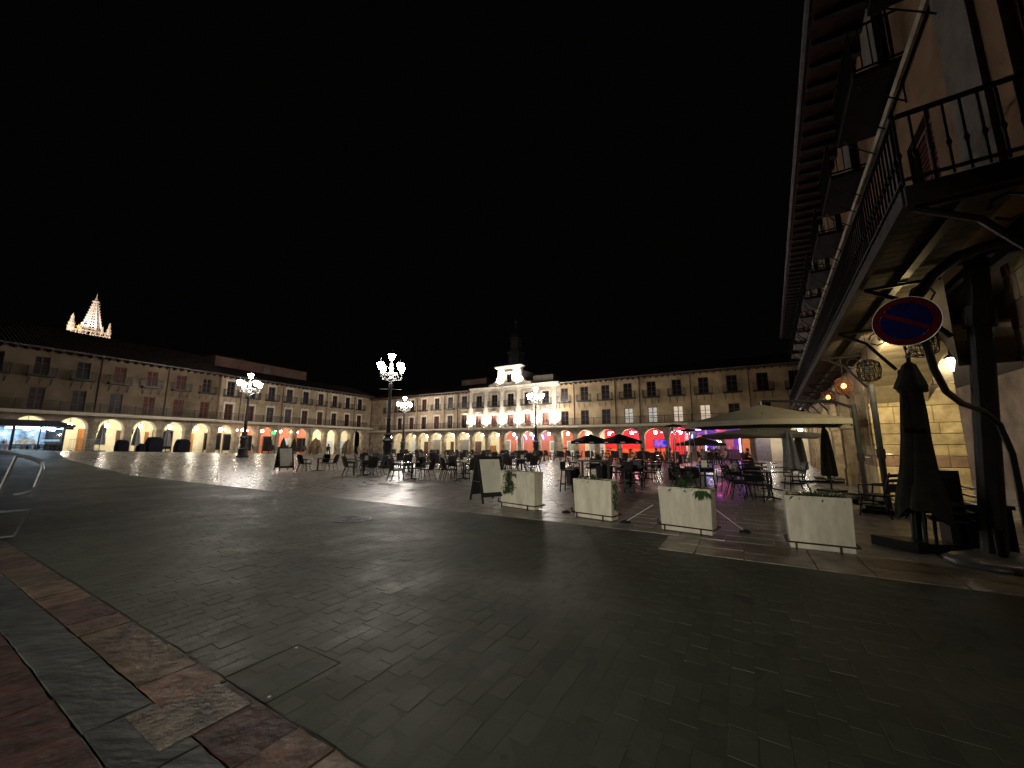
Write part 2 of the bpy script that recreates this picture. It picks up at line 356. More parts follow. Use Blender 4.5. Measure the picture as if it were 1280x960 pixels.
# slab bands at the left foreground
band = tag(pave('kerb_band', -16, 6, -6, 1.505, .0185, mat('dark_band_joint', (.06, .05, .04), .8)), kind='structure')
def course(name, n0, n1, mt, lens, h, u0=-13):
    u = u0; k = 0
    while u < 3.5:
        ww = lens[k % len(lens)] * random.uniform(.85, 1.15); k += 1
        x, y, _ = WF(u + ww / 2, (n0 + n1) / 2)
        if inview(x, y, 1.6) or (y > 0 and x < 0 and x > -12):
            b = rough_stone(ww - .004, n1 - n0 - .004, h + random.uniform(-.003, .003), int(u * 31 + n0 * 7))
            put(b.mesh(name, mt if not isinstance(mt, list) else mt[k % len(mt)]), name, band, (x, y, .008), rot=(random.gauss(0, .0025), random.gauss(0, .0025), -AF + random.gauss(0, .004)))
        u += ww
course('kerb_slab', 1.16, 1.5, [ochrem, ochrem, ochrer, redst, ochrer], [.62, .45, .8, .36, .7], .018)
course('slate_slab', .855, 1.158, slatem, [.9, .7, 1.2], .018)
course('red_slab', .1, .853, redst, [.9, 1.3], .016)
course('red_slab', -.7, .09, redst, [1.1, .8], .016)
cover = thing('access_cover', 'square stone cover set across the ochre and slate kerb slabs', 'manhole cover', WF(-2.98, 1.28, .012), -AF)
MB().box(-.27, .27, -.28, .2, 0, .006).build('joint_frame', iron, cover)
MB().box(-.25, .25, -.26, .18, .004, .016).build('cover_plate', mat('grey_brown_sandstone', (.105, .085, .062), .5, scale=9, var=.3, bump=.9, bscale=30), cover)
mh = thing('manhole_cover', 'round cast iron cover in the dark sett paving', 'manhole cover', (-3.45, 8.65, .018))
MB().lathe([(.42, 0), (.42, .012), (.38, .012), (.37, .004)], 32).build('rim', iron, mh)
b = MB().lathe([(.36, 0), (.36, .01), (.33, .013)], 32)
for k in range(5): b.lathe([(.06 * k + .06, .012), (.06 * k + .06, .02), (.06 * k + .035, .02), (.06 * k + .035, .012)], 24)
b.build('lid', irong, mh)
uc = thing('utility_cover', 'square metal-edged utility cover inlaid with setts, in the dark paving', 'manhole cover', (-1.62, 3.02, .0175), R(-30))
b = MB(); e_ = .26
for a_, c_ in (((-e_, -e_), (e_, -e_)), ((e_, -e_), (e_, e_)), ((e_, e_), (-e_, e_)), ((-e_, e_), (-e_, -e_))):
    x0_, x1_ = sorted((a_[0], c_[0])); y0_, y1_ = sorted((a_[1], c_[1])); b.box(x0_ - .004, x1_ + .004, y0_ - .004, y1_ + .004, 0, .0035)
b.build('edge_frame', irong, uc)
for x_, y_ in ((.22, -.22), (-.22, .22)): MB().lathe([(.011, 0), (.011, .004), (.005, .005)], 10, (x_, y_, .001)).build('lifting_stud', steel, uc)
# ---------------------------------------------------------------- facades
def holed(b, x0, x1, z0, z1, holes, y0, y1):
    cuts = sorted({x0, x1} | {round(v, 4) for h in holes for v in h[:2] if x0 < v < x1})
    runs = []
    for a, c in zip(cuts, cuts[1:]):
        m = (a + c) / 2; hs = tuple(sorted((h[2], h[3]) for h in holes if h[0] < m < h[1]))
        if runs and runs[-1][2] == hs: runs[-1][1] = c
        else: runs.append([a, c, hs])
    for a, c, hs in runs:
        z = z0
        for p, q in hs:
            if p > z: b.box(a, c, y0, y1, z, p)
            z = q
        if z < z1: b.box(a, c, y0, y1, z, z1)
def arch_bay(P, wd, zs, ztop, T=.6, zb=-.3, n=12):
    b = MB(); r = wd / 2
    b.box(-P / 2, -r, 0, T, zb, ztop); b.box(r, P / 2, 0, T, zb, ztop)
    pt = [(-r * math.cos(math.pi * i / n), zs + r * math.sin(math.pi * i / n)) for i in range(n + 1)]
    for i in range(n):
        (xa, za), (xb, zb2) = pt[i], pt[i + 1]
        b.add([(xa, 0, za), (xb, 0, zb2), (xb, 0, ztop), (xa, 0, ztop)], [(0, 1, 2, 3)])
        b.add([(xa, T, za), (xb, T, zb2), (xb, T, ztop), (xa, T, ztop)], [(0, 3, 2, 1)])
        b.add([(xa, 0, za), (xb, 0, zb2), (xb, T, zb2), (xa, T, za)], [(0, 3, 2, 1)])
        # proud arch ring
        k = 1.13
        ka = [(x * k if abs(x) < r * .99 else x * 1.0, zs + (z - zs) * k) for x, z in (pt[i], pt[i + 1])]
        b.add([(xa * 1.0, -.03, za), (xb, -.03, zb2), (xb * k, -.03, zs + (zb2 - zs) * k), (xa * k, -.03, zs + (za - zs) * k)], [(0, 1, 2, 3)])
        b.add([(xa * k, -.03, zs + (za - zs) * k), (xb * k, -.03, zs + (zb2 - zs) * k), (xb * k, 0, zs + (zb2 - zs) * k), (xa * k, 0, zs + (za - zs) * k)], [(0, 1, 2, 3)])
        b.add([(xa, -.03, za), (xb, -.03, zb2), (xb, 0, zb2), (xa, 0, za)], [(3, 2, 1, 0)])
    for sx in (-1, 1):
        x0, x1 = sorted((sx * (r - .05), sx * P / 2)); x1 -= .002; x0 += .002
        b.box(x0, x1, -.05, T + .04, zs - .16, zs - .02)
        b.box(x0 + .02, x1, -.04, T + .03, zb, zb + .75)
    return b
def window_mesh(w_, h, sur, T=.3, muntin=True, frame_m=woodd):
    b = MB(); x = w_ / 2; f = .06
    b.box(-x, -x + f, .10, .18, 0, h); b.box(x - f, x, .10, .18, 0, h); b.box(-x + f, x - f, .10, .18, h - f, h); b.box(-x + f, x - f, .10, .18, 0, f * 1.5)
    b.box(-.035, .035, .09, .17, f * 1.5, h - f)
    if muntin:
        for k in (1, 2): b.box(-x + f, -.035, .11, .16, h * k / 3 - .02, h * k / 3 + .02); b.box(.035, x - f, .11, .16, h * k / 3 - .02, h * k / 3 + .02)
    mats = [frame_m]
    if sur:
        b.mi = 1; s_ = .17; b.box(-x - s_, -x - .002, -.04, .02, 0, h + s_); b.box(x + .002, x + s_, -.04, .02, 0, h + s_); b.box(-x - .002, x + .002, -.04, .02, h + .002, h + s_)
        b.box(-x - s_ - .05, x + s_ + .05, -.09, .02, h + s_ + .002, h + s_ + .07); mats.append(surround)
    return b.mesh('window', mats)
def pane_mesh(w_, h, m): return MB().box(-w_ / 2 + .06, w_ / 2 - .06, .13, .14, .09, h - .06).mesh('pane', m)
def shutter_mesh(w_, h, m):
    b = MB(); x = w_ / 2 - .06
    for a, c in ((-x, -.04), (.04, x)):
        b.box(a, c, .125, .15, .09, h - .06); k = .2
        while k < h - .2: b.box(a + .05, c - .05, .112, .126, k, k + .045); k += .09
    return b.mesh('shutter', m)
def balcony_mesh(wd, dep=.55, rail=.72):
    b = MB(); x = wd / 2; b.box(-x, x, -dep, -.002, -.09, 0)
    for z in (.06, rail): b.box(-x, x, -dep, -dep + .03, z - .015, z + .015); b.box(-x, -x + .03, -dep + .03, -.002, z - .015, z + .015); b.box(x - .03, x, -dep + .03, -.002, z - .015, z + .015)
    n = int(wd / .11)
    for k in range(n + 1): xx = -x + .012 + k * (wd - .024) / n; b.box(xx - .009, xx + .009, -dep + .006, -dep + .024, .07, rail)
    for k in range(1, 5):
        yy = -dep + k * dep / 5
        for sx in (-1, 1): b.box(sx * (x - .015) - .009, sx * (x - .015) + .009, yy, yy + .018, .07, rail)
    for sx in (-.8, 0, .8):   # scrolled iron brackets below the slab
        p = [(sx * x, -dep * .9, -.1), (sx * x, -dep * .75, -.28), (sx * x, -dep * .35, -.52), (sx * x, -.02, -.72)]; b.tube(p, .016, 4)
        b.tube([(sx * x, -.03, -.1), (sx * x, -.03, -.74)], .014, 4)
    return b.mesh('balcony', iron)
def rail_mesh(P, y0, h=.85):
    b = MB(); b.box(-P / 2, P / 2, y0, y0 + .04, h - .04, h); b.box(-P / 2, P / 2, y0 + .005, y0 + .035, .07, .1)
    n = int(P / .115)
    for k in range(n): xx = -P / 2 + (k + .5) * P / n; b.box(xx - .009, xx + .009, y0 + .01, y0 + .03, .1, h - .04)
    b.box(-P / 2, -P / 2 + .05, y0 - .005, y0 + .045, 0, h + .03)
    return b.mesh('railing', iron)
def roof_and_eaves(bd, x0, x1, ze, run=5, rise=1.9, over=.75, tails=None):
    b = MB()
    b.box(x0, x1, -over, .6, ze, ze + .07); b.build('eaves_board', woodd, bd)
    b = MB(); x = x0 + .15
    while x < x1 - .1:
        b.prism([(0, 0), (0, 0)], 0, 0) if False else None
        b.add([(x, -over + .05, ze - .09), (x + .13, -over + .05, ze - .09), (x + .13, .02, ze - .20), (x, .02, ze - .20), (x, -over + .05, ze - .001), (x + .13, -over + .05, ze - .001), (x + .13, .02, ze - .001), (x, .02, ze - .001)],
              [(0, 3, 2, 1), (4, 5, 6, 7), (0, 1, 5, 4), (1, 2, 6, 5), (2, 3, 7, 6), (3, 0, 4, 7)])
        x += .62
    tag(b.build('rafter_tails', tails or woodd, bd), kind='stuff')
    b = MB().tube([(x0, -over - .05, ze + .05), (x1, -over - .05, ze + .05)], .075, 8); b.build('gutter', zinc, bd)
    b = MB(); n = max(2, int((x1 - x0) / .24)); vs = []
    for j, (yy, zz) in enumerate(((-over - .02, ze + .10), (run, ze + .1 + rise))):
        for i in range(n * 2 + 1): vs.append((x0 + (x1 - x0) * i / (n * 2), yy, zz + (.07 if i % 2 else 0)))
    m = n * 2 + 1; b.add(vs, [(i, i + 1, m + i + 1, m + i) for i in range(m - 1)])
    b.add([(x0, -over - .02, ze + .1), (x0, run, ze + .1 + rise), (x0, run, ze - .3), (x0, .6, ze - .3), (x0, .6, ze + .072), (x0, -over - .02, ze + .072)], [(0, 1, 2, 3, 4, 5)])
    b.add([(x1, -over - .02, ze + .1), (x1, run, ze + .1 + rise), (x1, run, ze - .3), (x1, .6, ze - .3), (x1, .6, ze + .072), (x1, -over - .02, ze + .072)], [(5, 4, 3, 2, 1, 0)])
    b.build('roof', tilem, bd)
def pipe(bd, x, z0, z1):
    b = MB().tube([(x, -.07, z0), (x, -.07, z1)], .05, 6)
    for z in (z0 + 1, (z0 + z1) / 2, z1 - .6): b.box(x - .07, x + .07, -.12, .01, z, z + .05)
    b.build('downpipe', woodd, bd)
DOORS = {}
def back_piece(bd, x, zf, kind, y=3.3, w_=1.1, h=2.1):
    if kind == 'wood' or kind == 'brown':
        m = woodo if kind == 'wood' else woodd
        b = MB().box(x - w_ / 2, x + w_ / 2, y - .06, y - .002, zf, zf + h)
        for sx in (-.25, .25):
            for z in (.2, .85, 1.5):
                if z + .5 < h: b.box(x + (sx - .18) * w_, x + (sx + .18) * w_, y - .085, y - .061, zf + z, zf + z + .5)
        b.build('door', m, bd)
    elif kind == 'white':
        b = MB().box(x - w_ / 2, x + w_ / 2, y - .06, y - .002, zf, zf + h); b.build('door_frame', whitep, bd)
        MB().box(x - w_ / 2 + .16, x + w_ / 2 - .16, y - .075, y - .061, zf + .9, zf + h - .15).build('door_glass', mat('pale_glazing', (.42, .44, .40), .2, scale=3, var=.1, bump=0), bd)
    elif kind == 'shop':
        b = MB(); b.box(x - .9, x - .83, y - .1, y - .002, zf, zf + 2.3); b.box(x + .83, x + .9, y - .1, y - .002, zf, zf + 2.3); b.box(x - .83, x + .83, y - .1, y - .002, zf + 2.2, zf + 2.3); b.box(x - .03, x + .03, y - .1, y - .002, zf, zf + 2.2)
        b.build('shop_frame', woodd, bd); MB().box(x - .82, x + .82, y - .05, y - .01, zf + .3, zf + 2.19).build('shop_glass', darkg, bd)
    elif kind == 'vent':
        for k in (-.3, 0, .3): MB().box(x + k - .06, x + k + .06, y - .02, y + .002, zf + 1.75, zf + 2.25).build('vent_slot', darkg, bd)
    elif kind == 'transom':
        MB().box(x - .5, x + .5, y - .03, y - .002, zf + 1.9, zf + 2.3).build('transom_window', darkg, bd)
    elif kind == 'shutter':
        b = MB(); z = 0
        while z < 2.3: b.box(x - .8, x + .8, y - .05, y - .002, zf + z, zf + z + .075); z += .085
        b.build('roller_shutter', mat('grey_shutter', (.30, .29, .27), .45, metal=.4, scale=4, var=.1, bump=.1), bd)
    elif kind == 'whiteshop':
        MB().box(x - .45, x + .45, y - .05, y - .002, zf + .1, zf + 2.1).build('shop_door', mat('blue_white_glazing', (.55, .62, .70), .3, scale=3, var=.08, bump=0), bd)
lantern_no = 0
ORD = ['first', 'second', 'third', 'fourth', 'fifth', 'sixth', 'seventh', 'eighth', 'ninth', 'tenth', 'eleventh', 'twelfth', 'thirteenth', 'fourteenth', 'fifteenth', 'sixteenth', 'seventeenth', 'eighteenth', 'nineteenth', 'twentieth', 'twenty-first', 'twenty-second']
def arcade_lantern_meshes():
    g_ = MB().lathe([(.06, -.18), (.13, -.11), (.155, 0), (.12, .10), (.06, .14)], 10).mesh('globe', ARC_L, True)
    c_ = MB().lathe([(.06, .142), (.11, .15), (.05, .22), (.015, .24), (.015, .55)], 8).mesh('cap', iron)
    return g_, c_
AGM, ACM = arcade_lantern_meshes()
def facade(name, label, M, x0, x1, centers, P, zc, ze, arch, up, low, sur, wall_m, pipes, back, lit={}, shutters={}, lanternz=3.5, pos='', skip_up=(), skiplow=(), proj=.75, floor=0):
    bd = thing(name, label, 'building'); bd.matrix_world = M
    wmat = wall_m
    # arcade
    am = arch_bay(P, arch[0], arch[1], zc - .12, zb=-.4).mesh('arcade_arch', arcst)
    for c in centers: put(am, 'arcade_arch', bd, (c, 0, 0))
    e0, e1 = centers[0] - P / 2, centers[-1] + P / 2
    if x0 < e0 - .01: MB().box(x0, e0, 0, .6, -.4, zc - .12).build('end_pier', arcst, bd)
    if x1 > e1 + .01: MB().box(e1, x1, 0, .6, -.4, zc - .12).build('end_pier', arcst, bd)
    MB().box(x0, x1, .6, 3.3, zc - .30, zc - .125).build('arcade_ceiling', mat('arcade_ceiling_plaster', (.40, .36, .26), .9, scale=1, var=.1), bd)
    b = MB(); b.box(x0, x1, -proj, .3, zc - .12, zc); b.box(x0, x1, -proj + .12, -.002, zc - .24, zc - .122); b.build('cornice', surround, bd)
    # upper wall
    wz = dict(up=(up[0], up[0] + up[2]), low=(low[0], low[0] + low[2]))
    holes = []
    for i, c in enumerate(centers):
        if i not in skiplow: holes.append((c - low[1] / 2, c + low[1] / 2, low[0], low[0] + low[2]))
        if i not in skip_up: holes.append((c - up[1] / 2, c + up[1] / 2, up[0], up[0] + up[2]))
    b = MB(); holed(b, x0, x1, zc, ze, holes, 0, .3); b.build('wall', wmat, bd)
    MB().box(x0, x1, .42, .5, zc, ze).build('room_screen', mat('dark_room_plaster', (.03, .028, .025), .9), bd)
    wl = window_mesh(low[1], low[2], sur); wu = window_mesh(up[1], up[2], sur); pl = pane_mesh(low[1], low[2], darkg); pu = pane_mesh(up[1], up[2], darkg)
    sl = shutter_mesh(low[1], low[2], woodr); su = shutter_mesh(up[1], up[2], woodr)
    bm_ = balcony_mesh(up[1] + .75)
    rm = rail_mesh(P, -proj + .03, .85)
    for i, c in enumerate(centers):
        if i not in skiplow:
            o = put(wl, 'window', bd, (c, 0, low[0]))
            if i in lit: put(pane_mesh(low[1], low[2], lit[i]), 'pane', o)
            elif shutters.get(('l', i)): put(sl, 'shutter', o)
            else: put(pl, 'pane', o)
        if i not in skip_up:
            o = put(wu, 'window', bd, (c, 0, up[0]))
            put(su if shutters.get(('u', i)) else pu, 'shutter' if shutters.get(('u', i)) else 'pane', o)
            put(bm_, 'balcony', bd, (c, 0, up[0] - .02))
        put(rm, 'railing', bd, (c, 0, zc))
    if x0 < e0 - .3: MB().box(x0, e0, -proj + .03, -proj + .07, zc + .81, zc + .85).build('rail_end', iron, bd)
    for x in pipes: pipe(bd, x, zc, ze - .1)
    roof_and_eaves(bd, x0, x1, ze, rise=2.8 if x1 < 26 and x0 > 0 else 1.9)
    # arcade back wall
    for i, c in enumerate(centers):
        wm, items = back.get(i, (cream, []))
        a = x0 if i == 0 else c - P / 2; z_ = x1 if i == len(centers) - 1 else c + P / 2
        if isinstance(wm, tuple):
            MB().box(a, z_, 3.3, 3.5, -.4, floor + 1.15).build('back_wall', wm[1], bd); MB().box(a, z_, 3.3, 3.5, floor + 1.15, zc - .3).build('back_wall', wm[0], bd)
        else: MB().box(a, z_, 3.3, 3.5, -.4, zc - .3).build('back_wall', wm, bd)
        for (dx, kind, *o_) in items:
            fz = floor if floor else 0
            pz = M @ Vector((c, 3.3, 0)); back_piece(bd, c + dx, ground_z(pz.x, pz.y), kind, **(o_[0] if o_ else {}))
    return bd
def add_lanterns(M, centers, dy, z, labels, group, col=None):
    for i, c in enumerate(centers):
        p = M @ Vector((c, dy, z + random.uniform(-.04, .04))); t = thing('arcade_lantern', labels(i), 'lantern', p, group=group)
        if col and i in col:
            me = MB().lathe([(.06, -.18), (.13, -.11), (.155, 0), (.12, .10), (.06, .14)], 10).mesh('globe', col[i], True); put(me, 'globe', t)
        else: put(AGM, 'globe', t)
        put(ACM, 'cap', t)
def frame(o, ax, ay): return Matrix(((ax[0], ay[0], 0, o[0]), (ax[1], ay[1], 0, o[1]), (0, 0, 1, 0), (0, 0, 0, 1)))
ML = frame(WL(0, 48.5, 0), tl, nl); MF = frame(WF(0, 43.72, 0), tf, nf)
# left row, plain yellow house (t 5.5 .. 26.0) and framed house (26.0 .. 49.2)
cl = [12.05 + 2.425 * k for k in range(-3, 6)]
W = True
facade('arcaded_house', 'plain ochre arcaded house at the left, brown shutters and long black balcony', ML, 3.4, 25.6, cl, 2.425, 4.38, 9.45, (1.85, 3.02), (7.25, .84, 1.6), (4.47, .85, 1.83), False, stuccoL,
       [8.2, 15.6, 20.6, 25.4], {0: (cream, []), 1: (cream, []), 2: (cream, [(0, 'wood')]), 3: (cream, [(-.7, 'wood'), (.6, 'transom')]), 4: (cream, [(-.75, 'wood'), (.5, 'transom')]), 5: (cream, [(-.75, 'wood', dict(w_=.7)), (.45, 'vent')]), 6: (cream, [(-.7, 'brown', dict(w_=.3)), (.35, 'vent')]), 7: (cream, [(-.9, 'wood', dict(w_=.3)), (.45, 'shop')]), 8: (cream, [(.35, 'wood')])},
       shutters={('u', 5): W, ('u', 6): W, ('u', 7): W, ('l', 7): W, ('l', 8): W, ('l', 6): W})
cl2 = [26.65 + 2.43 * k for k in range(0, 9)]
facade('arcaded_house', 'cream arcaded house with white window surrounds, between the ochre house and corner', ML, 25.6, 48.6, cl2, 2.43, 4.34, 9.42, (1.85, 2.9), (7.2, .86, 1.72), (4.43, .86, 1.85), True, stucco2,
       [27.8, 33.0, 39.8, 45.0], {0: (cream, [(.4, 'shop')]), 1: (cream, [(0, 'shop')]), 2: (pinkw, [(.1, 'shop')]), 3: (pinkw, [(0, 'shop')]), 4: (pinkw, [(.2, 'whiteshop')]), 5: (pinkw, [(0, 'shop')]), 6: (cream, [(0, 'brown')]), 7: (cream, [(0, 'whiteshop')]), 8: (cream, [(0, 'whiteshop'), (.7, 'wood', dict(w_=.4))])},
       shutters={('l', k): W for k in (0, 1, 4, 5)})
add_lanterns(ML, [c + .2 for c in cl + cl2][2:], 1.5, 3.42, lambda i: f'lit globe lantern in the {ORD[i]} left-hand arch, counting right from the kiosk', 'globe lanterns of the left arcade')
# far row: framed house, town hall, ochre house
cf = [-49.15 + 2.565 * k for k in range(22)]
facade('arcaded_house', 'cream arcaded house with white window surrounds, left of the floodlit hall', MF, -53.4, -32.6, cf[:7], 2.565, 3.85, 9.05, (2.1, 2.32), (6.78, .95, 1.72), (3.95, .95, 1.85), True, stucco2,
       [-47.7, -42.8, -37.4, -34.9], {0: (cream, [(.5, 'brown')]), 1: (cream, [(0, 'whiteshop')]), 2: (cream, [(.3, 'brown')]), 3: (cream, [(-.2, 'shutter')]), 4: (cream, [(.4, 'brown', dict(w_=.6))]), 5: (cream, [(.2, 'shutter')]), 6: (cream, [(.2, 'brown')])}, shutters={('l', 2): W, ('l', 4): W, ('u', 3): W})
litm = mat('lit_curtain', (.62, .50, .38), .9, scale=9, stretch=(3, 3, .3), var=.3, bump=0, emit=.9)
litm2 = mat('lit_office', (.50, .47, .42), .9, scale=7, var=.5, bump=0, emit=.7)
barh = facade('arcaded_house', 'ochre arcaded house with lit upper windows, right of the floodlit hall', MF, -18.9, 6.6, cf[12:22], 2.565, 3.85, 9.05, (2.1, 2.32), (6.78, .95, 1.72), (3.95, .98, 1.72), False, stucco,
       [-17.1, -12.1, -9.4, -4.2, 1.0], {0: (pinkw, [(-.6, 'white')]), 1: (cream, [(-.3, 'white'), (.6, 'whiteshop', dict())]), 2: ((redw, orangew), []), 3: ((redw, orangew), []), 4: ((redw, orangew), []), 5: ((redw, redw), []), 6: ((violetw, yelloww), []), 7: ((violetw, yelloww), []), 8: (cream, [(-.5, 'shutter', dict())]), 9: (cream, [])},
       lit={3: litm2, 4: litm2, 5: litm, 6: litm, 1: litm2 if False else darkg})
facL = add_lanterns(MF, cf[:8], .9, 2.95, lambda i: f'lit globe lantern in the {ORD[i]} far arch, counting from the corner', 'globe lanterns of the far arcade')
for i, (a_, c_, z0_, z1_, m_) in enumerate(((-4.15, -3.55, .1, 2.6, yelloww), (-3.4, -3.2, 0, 3.3, cream), (-2.5, -1.9, .2, 2.9, MATS['pale_glazing']), (-1.7, -1.5, 0, 3.3, cream), (-1.45, -.75, .9, 3.0, pinkw), (-.35, -.1, 0, 3.3, cream), (.0, .75, 0, 3.2, yelloww), (.8, 1.0, 0, 3.3, cream))):
    MB().box(a_, c_, 3.18, 3.298, z0_, z1_).build('wall_panel', m_, barh)
b = MB().box(-3.9, -.2, 2.3, 2.7, 0, 1.1); b.box(-4.0, -.1, 2.2, 2.8, 1.102, 1.15); b.build('bar_counter', woodd, barh)
for i in range(10): MB().lathe([(.05, 0), (.05, .2), (.02, .27), (.02, .34)], 7, (-3.7 + .36 * i, 2.5, 1.152)).build('bottle', [leafm, yelloww, darkg, whitep][i % 4], barh)
for a_, c_ in ((-7.6, -7.1), (-5.4, -4.9), (-10.2, -9.8)): MB().box(a_, c_, 3.2, 3.298, .0, 3.0).build('wall_panel', cream, barh)
# ---- town hall
th = thing('town_hall', 'floodlit town hall with white pilasters and a raised attic window', 'building'); th.matrix_world = MF
ch = cf[7:12]; tx0, tx1 = -32.6, -18.9; zc = 3.85; ze = 9.15
am = arch_bay(2.565, 2.1, 2.32, zc - .12, zb=-.4).mesh('arcade_arch', arcst)
for c in ch: put(am, 'arcade_arch', th, (c, 0, 0))
MB().box(tx0, ch[0] - 1.2825, 0, .6, -.4, zc - .12).build('end_pier', arcst, th); MB().box(ch[-1] + 1.2825, tx1, 0, .6, -.4, zc - .12).build('end_pier', arcst, th)
MB().box(tx0, tx1, .6, 3.3, zc - .3, zc - .125).build('arcade_ceiling', MATS['arcade_ceiling_plaster'], th)
b = MB().box(tx0, tx1, -.75, .3, zc - .12, zc); b.box(tx0, tx1, -.63, -.002, zc - .24, zc - .122); b.build('cornice', hallst, th)
holes = [(c - .45, c + .45, 4.05, 5.55) for c in ch] + [(c - .48, c + .48, 6.75, 8.35) for c in ch]
b = MB(); holed(b, tx0, tx1, zc, ze, holes, 0, .3); b.build('wall', hallrec, th)
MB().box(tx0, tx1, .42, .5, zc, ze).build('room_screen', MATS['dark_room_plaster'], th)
pm = MB()
pm.box(-.30, .30, -.16, -.002, 0, .35); pm.box(-.24, .24, -.11, -.002, .35, 4.75); pm.box(-.30, .30, -.17, -.002, 4.75, 4.88); pm.box(-.34, .34, -.21, -.002, 4.88, 5.0); pm.box(-.13, .13, -.135, -.112, .6, 2.2); pm.box(-.13, .13, -.135, -.112, 2.6, 4.5)
pm = pm.mesh('pilaster', hallst)
pxs = [ch[0] - 1.2825 + 2.565 * k for k in range(6)]
for x in pxs: put(pm, 'pilaster', th, (x, 0, zc))
b = MB(); b.box(tx0, tx1, -.24, .3, ze - .30, ze); b.box(tx0, tx1, -.42, .3, ze + .002, ze + .14); b.box(tx0, tx1, -.55, .3, ze + .142, ze + .24); b.build('entablature', hallst, th)
wm1 = window_mesh(.9, 1.5, False, frame_m=woodr); wm2 = window_mesh(.96, 1.6, False)
pmn = MB(); pmn.box(-.68, -.47, -.07, -.002, 0, 1.62); pmn.box(.47, .68, -.07, -.002, 0, 1.62); pmn.box(-.47, .47, -.07, -.002, 1.52, 1.62); pmn.box(-.78, .78, -.2, -.002, 1.622, 1.72); pmn.box(-.7, .7, -.12, -.002, 1.722, 1.8)
pmn.prism([(-.74, 1.802), (.74, 1.802), (.55, 1.95), (0, 2.06), (-.55, 1.95)], -.16, -.002)
for sx in (-1, 1): pmn.box(sx * .57 - .07, sx * .57 + .07, -.17, -.071, 1.38, 1.62)
pmn = pmn.mesh('window_pediment', hallst)
bal = balcony_mesh(1.75, .5, .7); curt = mat('hall_curtain', (.35, .16, .13), .8, scale=8, stretch=(4, 4, .3), var=.3, bump=0, emit=.06)
for c in ch:
    o = put(wm1, 'window', th, (c, 0, 4.05)); put(pane_mesh(.9, 1.5, curt), 'pane', o); put(pmn, 'window_pediment', th, (c, 0, 4.05))
    o = put(wm2, 'window', th, (c, 0, 6.75)); put(pane_mesh(.96, 1.6, darkg), 'pane', o); put(bal, 'balcony', th, (c, 0, 6.72))
    b = MB().box(-.66, -.5, -.05, -.002, 0, 1.75).box(.5, .66, -.05, -.002, 0, 1.75).box(-.5, .5, -.05, -.002, 1.62, 1.75); b.build('window_surround', hallst, th, (c, 0, 6.75))
    put(rail_mesh(2.565, -.72, .6), 'railing', th, (c, 0, zc)) if c in (ch[0],) and False else None
# attic block
cx = ch[2] - .05; b = MB(); zz = ze + .24
holed(b, cx - 1.75, cx + 1.75, zz, 11.75, [(cx - .38, cx + .38, zz + .45, zz + 1.65)], -.35, .25); b.build('attic_wall', hallst, th)
b = MB()
for sx in (-1.5, -.85, .85, 1.5): b.box(cx + sx - .15, cx + sx + .15, -.45, -.352, zz, 11.6)
b.box(cx - .55, cx - .4, -.42, -.352, zz + .4, zz + 1.7); b.box(cx + .4, cx + .55, -.42, -.352, zz + .4, zz + 1.7); b.box(cx - .65, cx + .65, -.5, -.352, zz + 1.702, zz + 1.85)
b.build('attic_pilasters', hallst, th)
b = MB().box(cx - 1.95, cx + 1.95, -.6, .3, 11.752, 11.9); b.box(cx - 2.1, cx + 2.1, -.75, .35, 11.902, 12.05); b.build('attic_cornice', hallst, th)
o = put(window_mesh(.76, 1.2, False), 'attic_window', th, (cx, -.3, zz + .45)); put(pane_mesh(.76, 1.2, darkg), 'pane', o)
b = MB()
for sx in (-1, 1):
    b.prism([(cx + sx * 1.76, zz), (cx + sx * 3.3, zz), (cx + sx * 3.3, zz + .35), (cx + sx * 2.6, zz + .45), (cx + sx * 2.1, zz + .8), (cx + sx * 1.76, zz + 1.3)], -.3, .1)
b.build('attic_scroll', hallst, th)
MB().box(cx - 1.7, cx + 1.7, .252, 5, zz - .1, 11.5).build('attic_side_wall', mat('grey_render', (.16, .14, .12), .9, scale=1), th)
b = MB(); b.add([(tx0, -.5, zz), (tx1, -.5, zz), (tx1, 5, zz + 1.7), (tx0, 5, zz + 1.7)], [(0, 1, 2, 3)]); b.add([(tx0, .3, zz - .3), (tx1, .3, zz - .3), (tx1, 5, zz - .3), (tx0, 5, zz - .3)], [(0, 1, 2, 3)])
b.build('roof', tilem, th)
b = MB().box(cx + 3.2, tx1 - 1.2, .5, 3.5, zz + .1, zz + 1.15); b.build('roof_parapet', MATS['grey_render'], th)
# clock tower roof behind
lx = -27.1; slate = mat('slate_roofing', (.008, .008, .009), .6, scale=4, var=.2)
b = MB().lathe([(1.15, 12.0), (1.15, 14.5), (1.35, 14.6), (1.35, 14.75), (.85, 14.8), (.85, 16.6), (1.1, 16.7), (1.1, 16.85)], 8, (lx, 3.3, 0)); b.build('tower_lantern', slate, th)
b = MB().lathe([(1.0, 16.86), (.85, 17.4), (.5, 17.9), (.22, 18.4), (.18, 19.2), (.34, 19.35), (.30, 19.7), (.08, 19.9), (.04, 21.3), (.01, 21.4)], 8, (lx, 3.3, 0)); b.build('tower_spire', slate, th)
tback = {0: (cream, [(.1, 'wood', dict(w_=1.3, h=1.5))]), 1: (pinkw, [(.1, 'white', dict(h=2.3))]), 2: (pinkw, [(-.4, 'white', dict(h=2.4))]), 3: (pinkw, [(-.3, 'white', dict(h=2.3))]), 4: (pinkw, [(-.4, 'white', dict(w_=1.3))])}
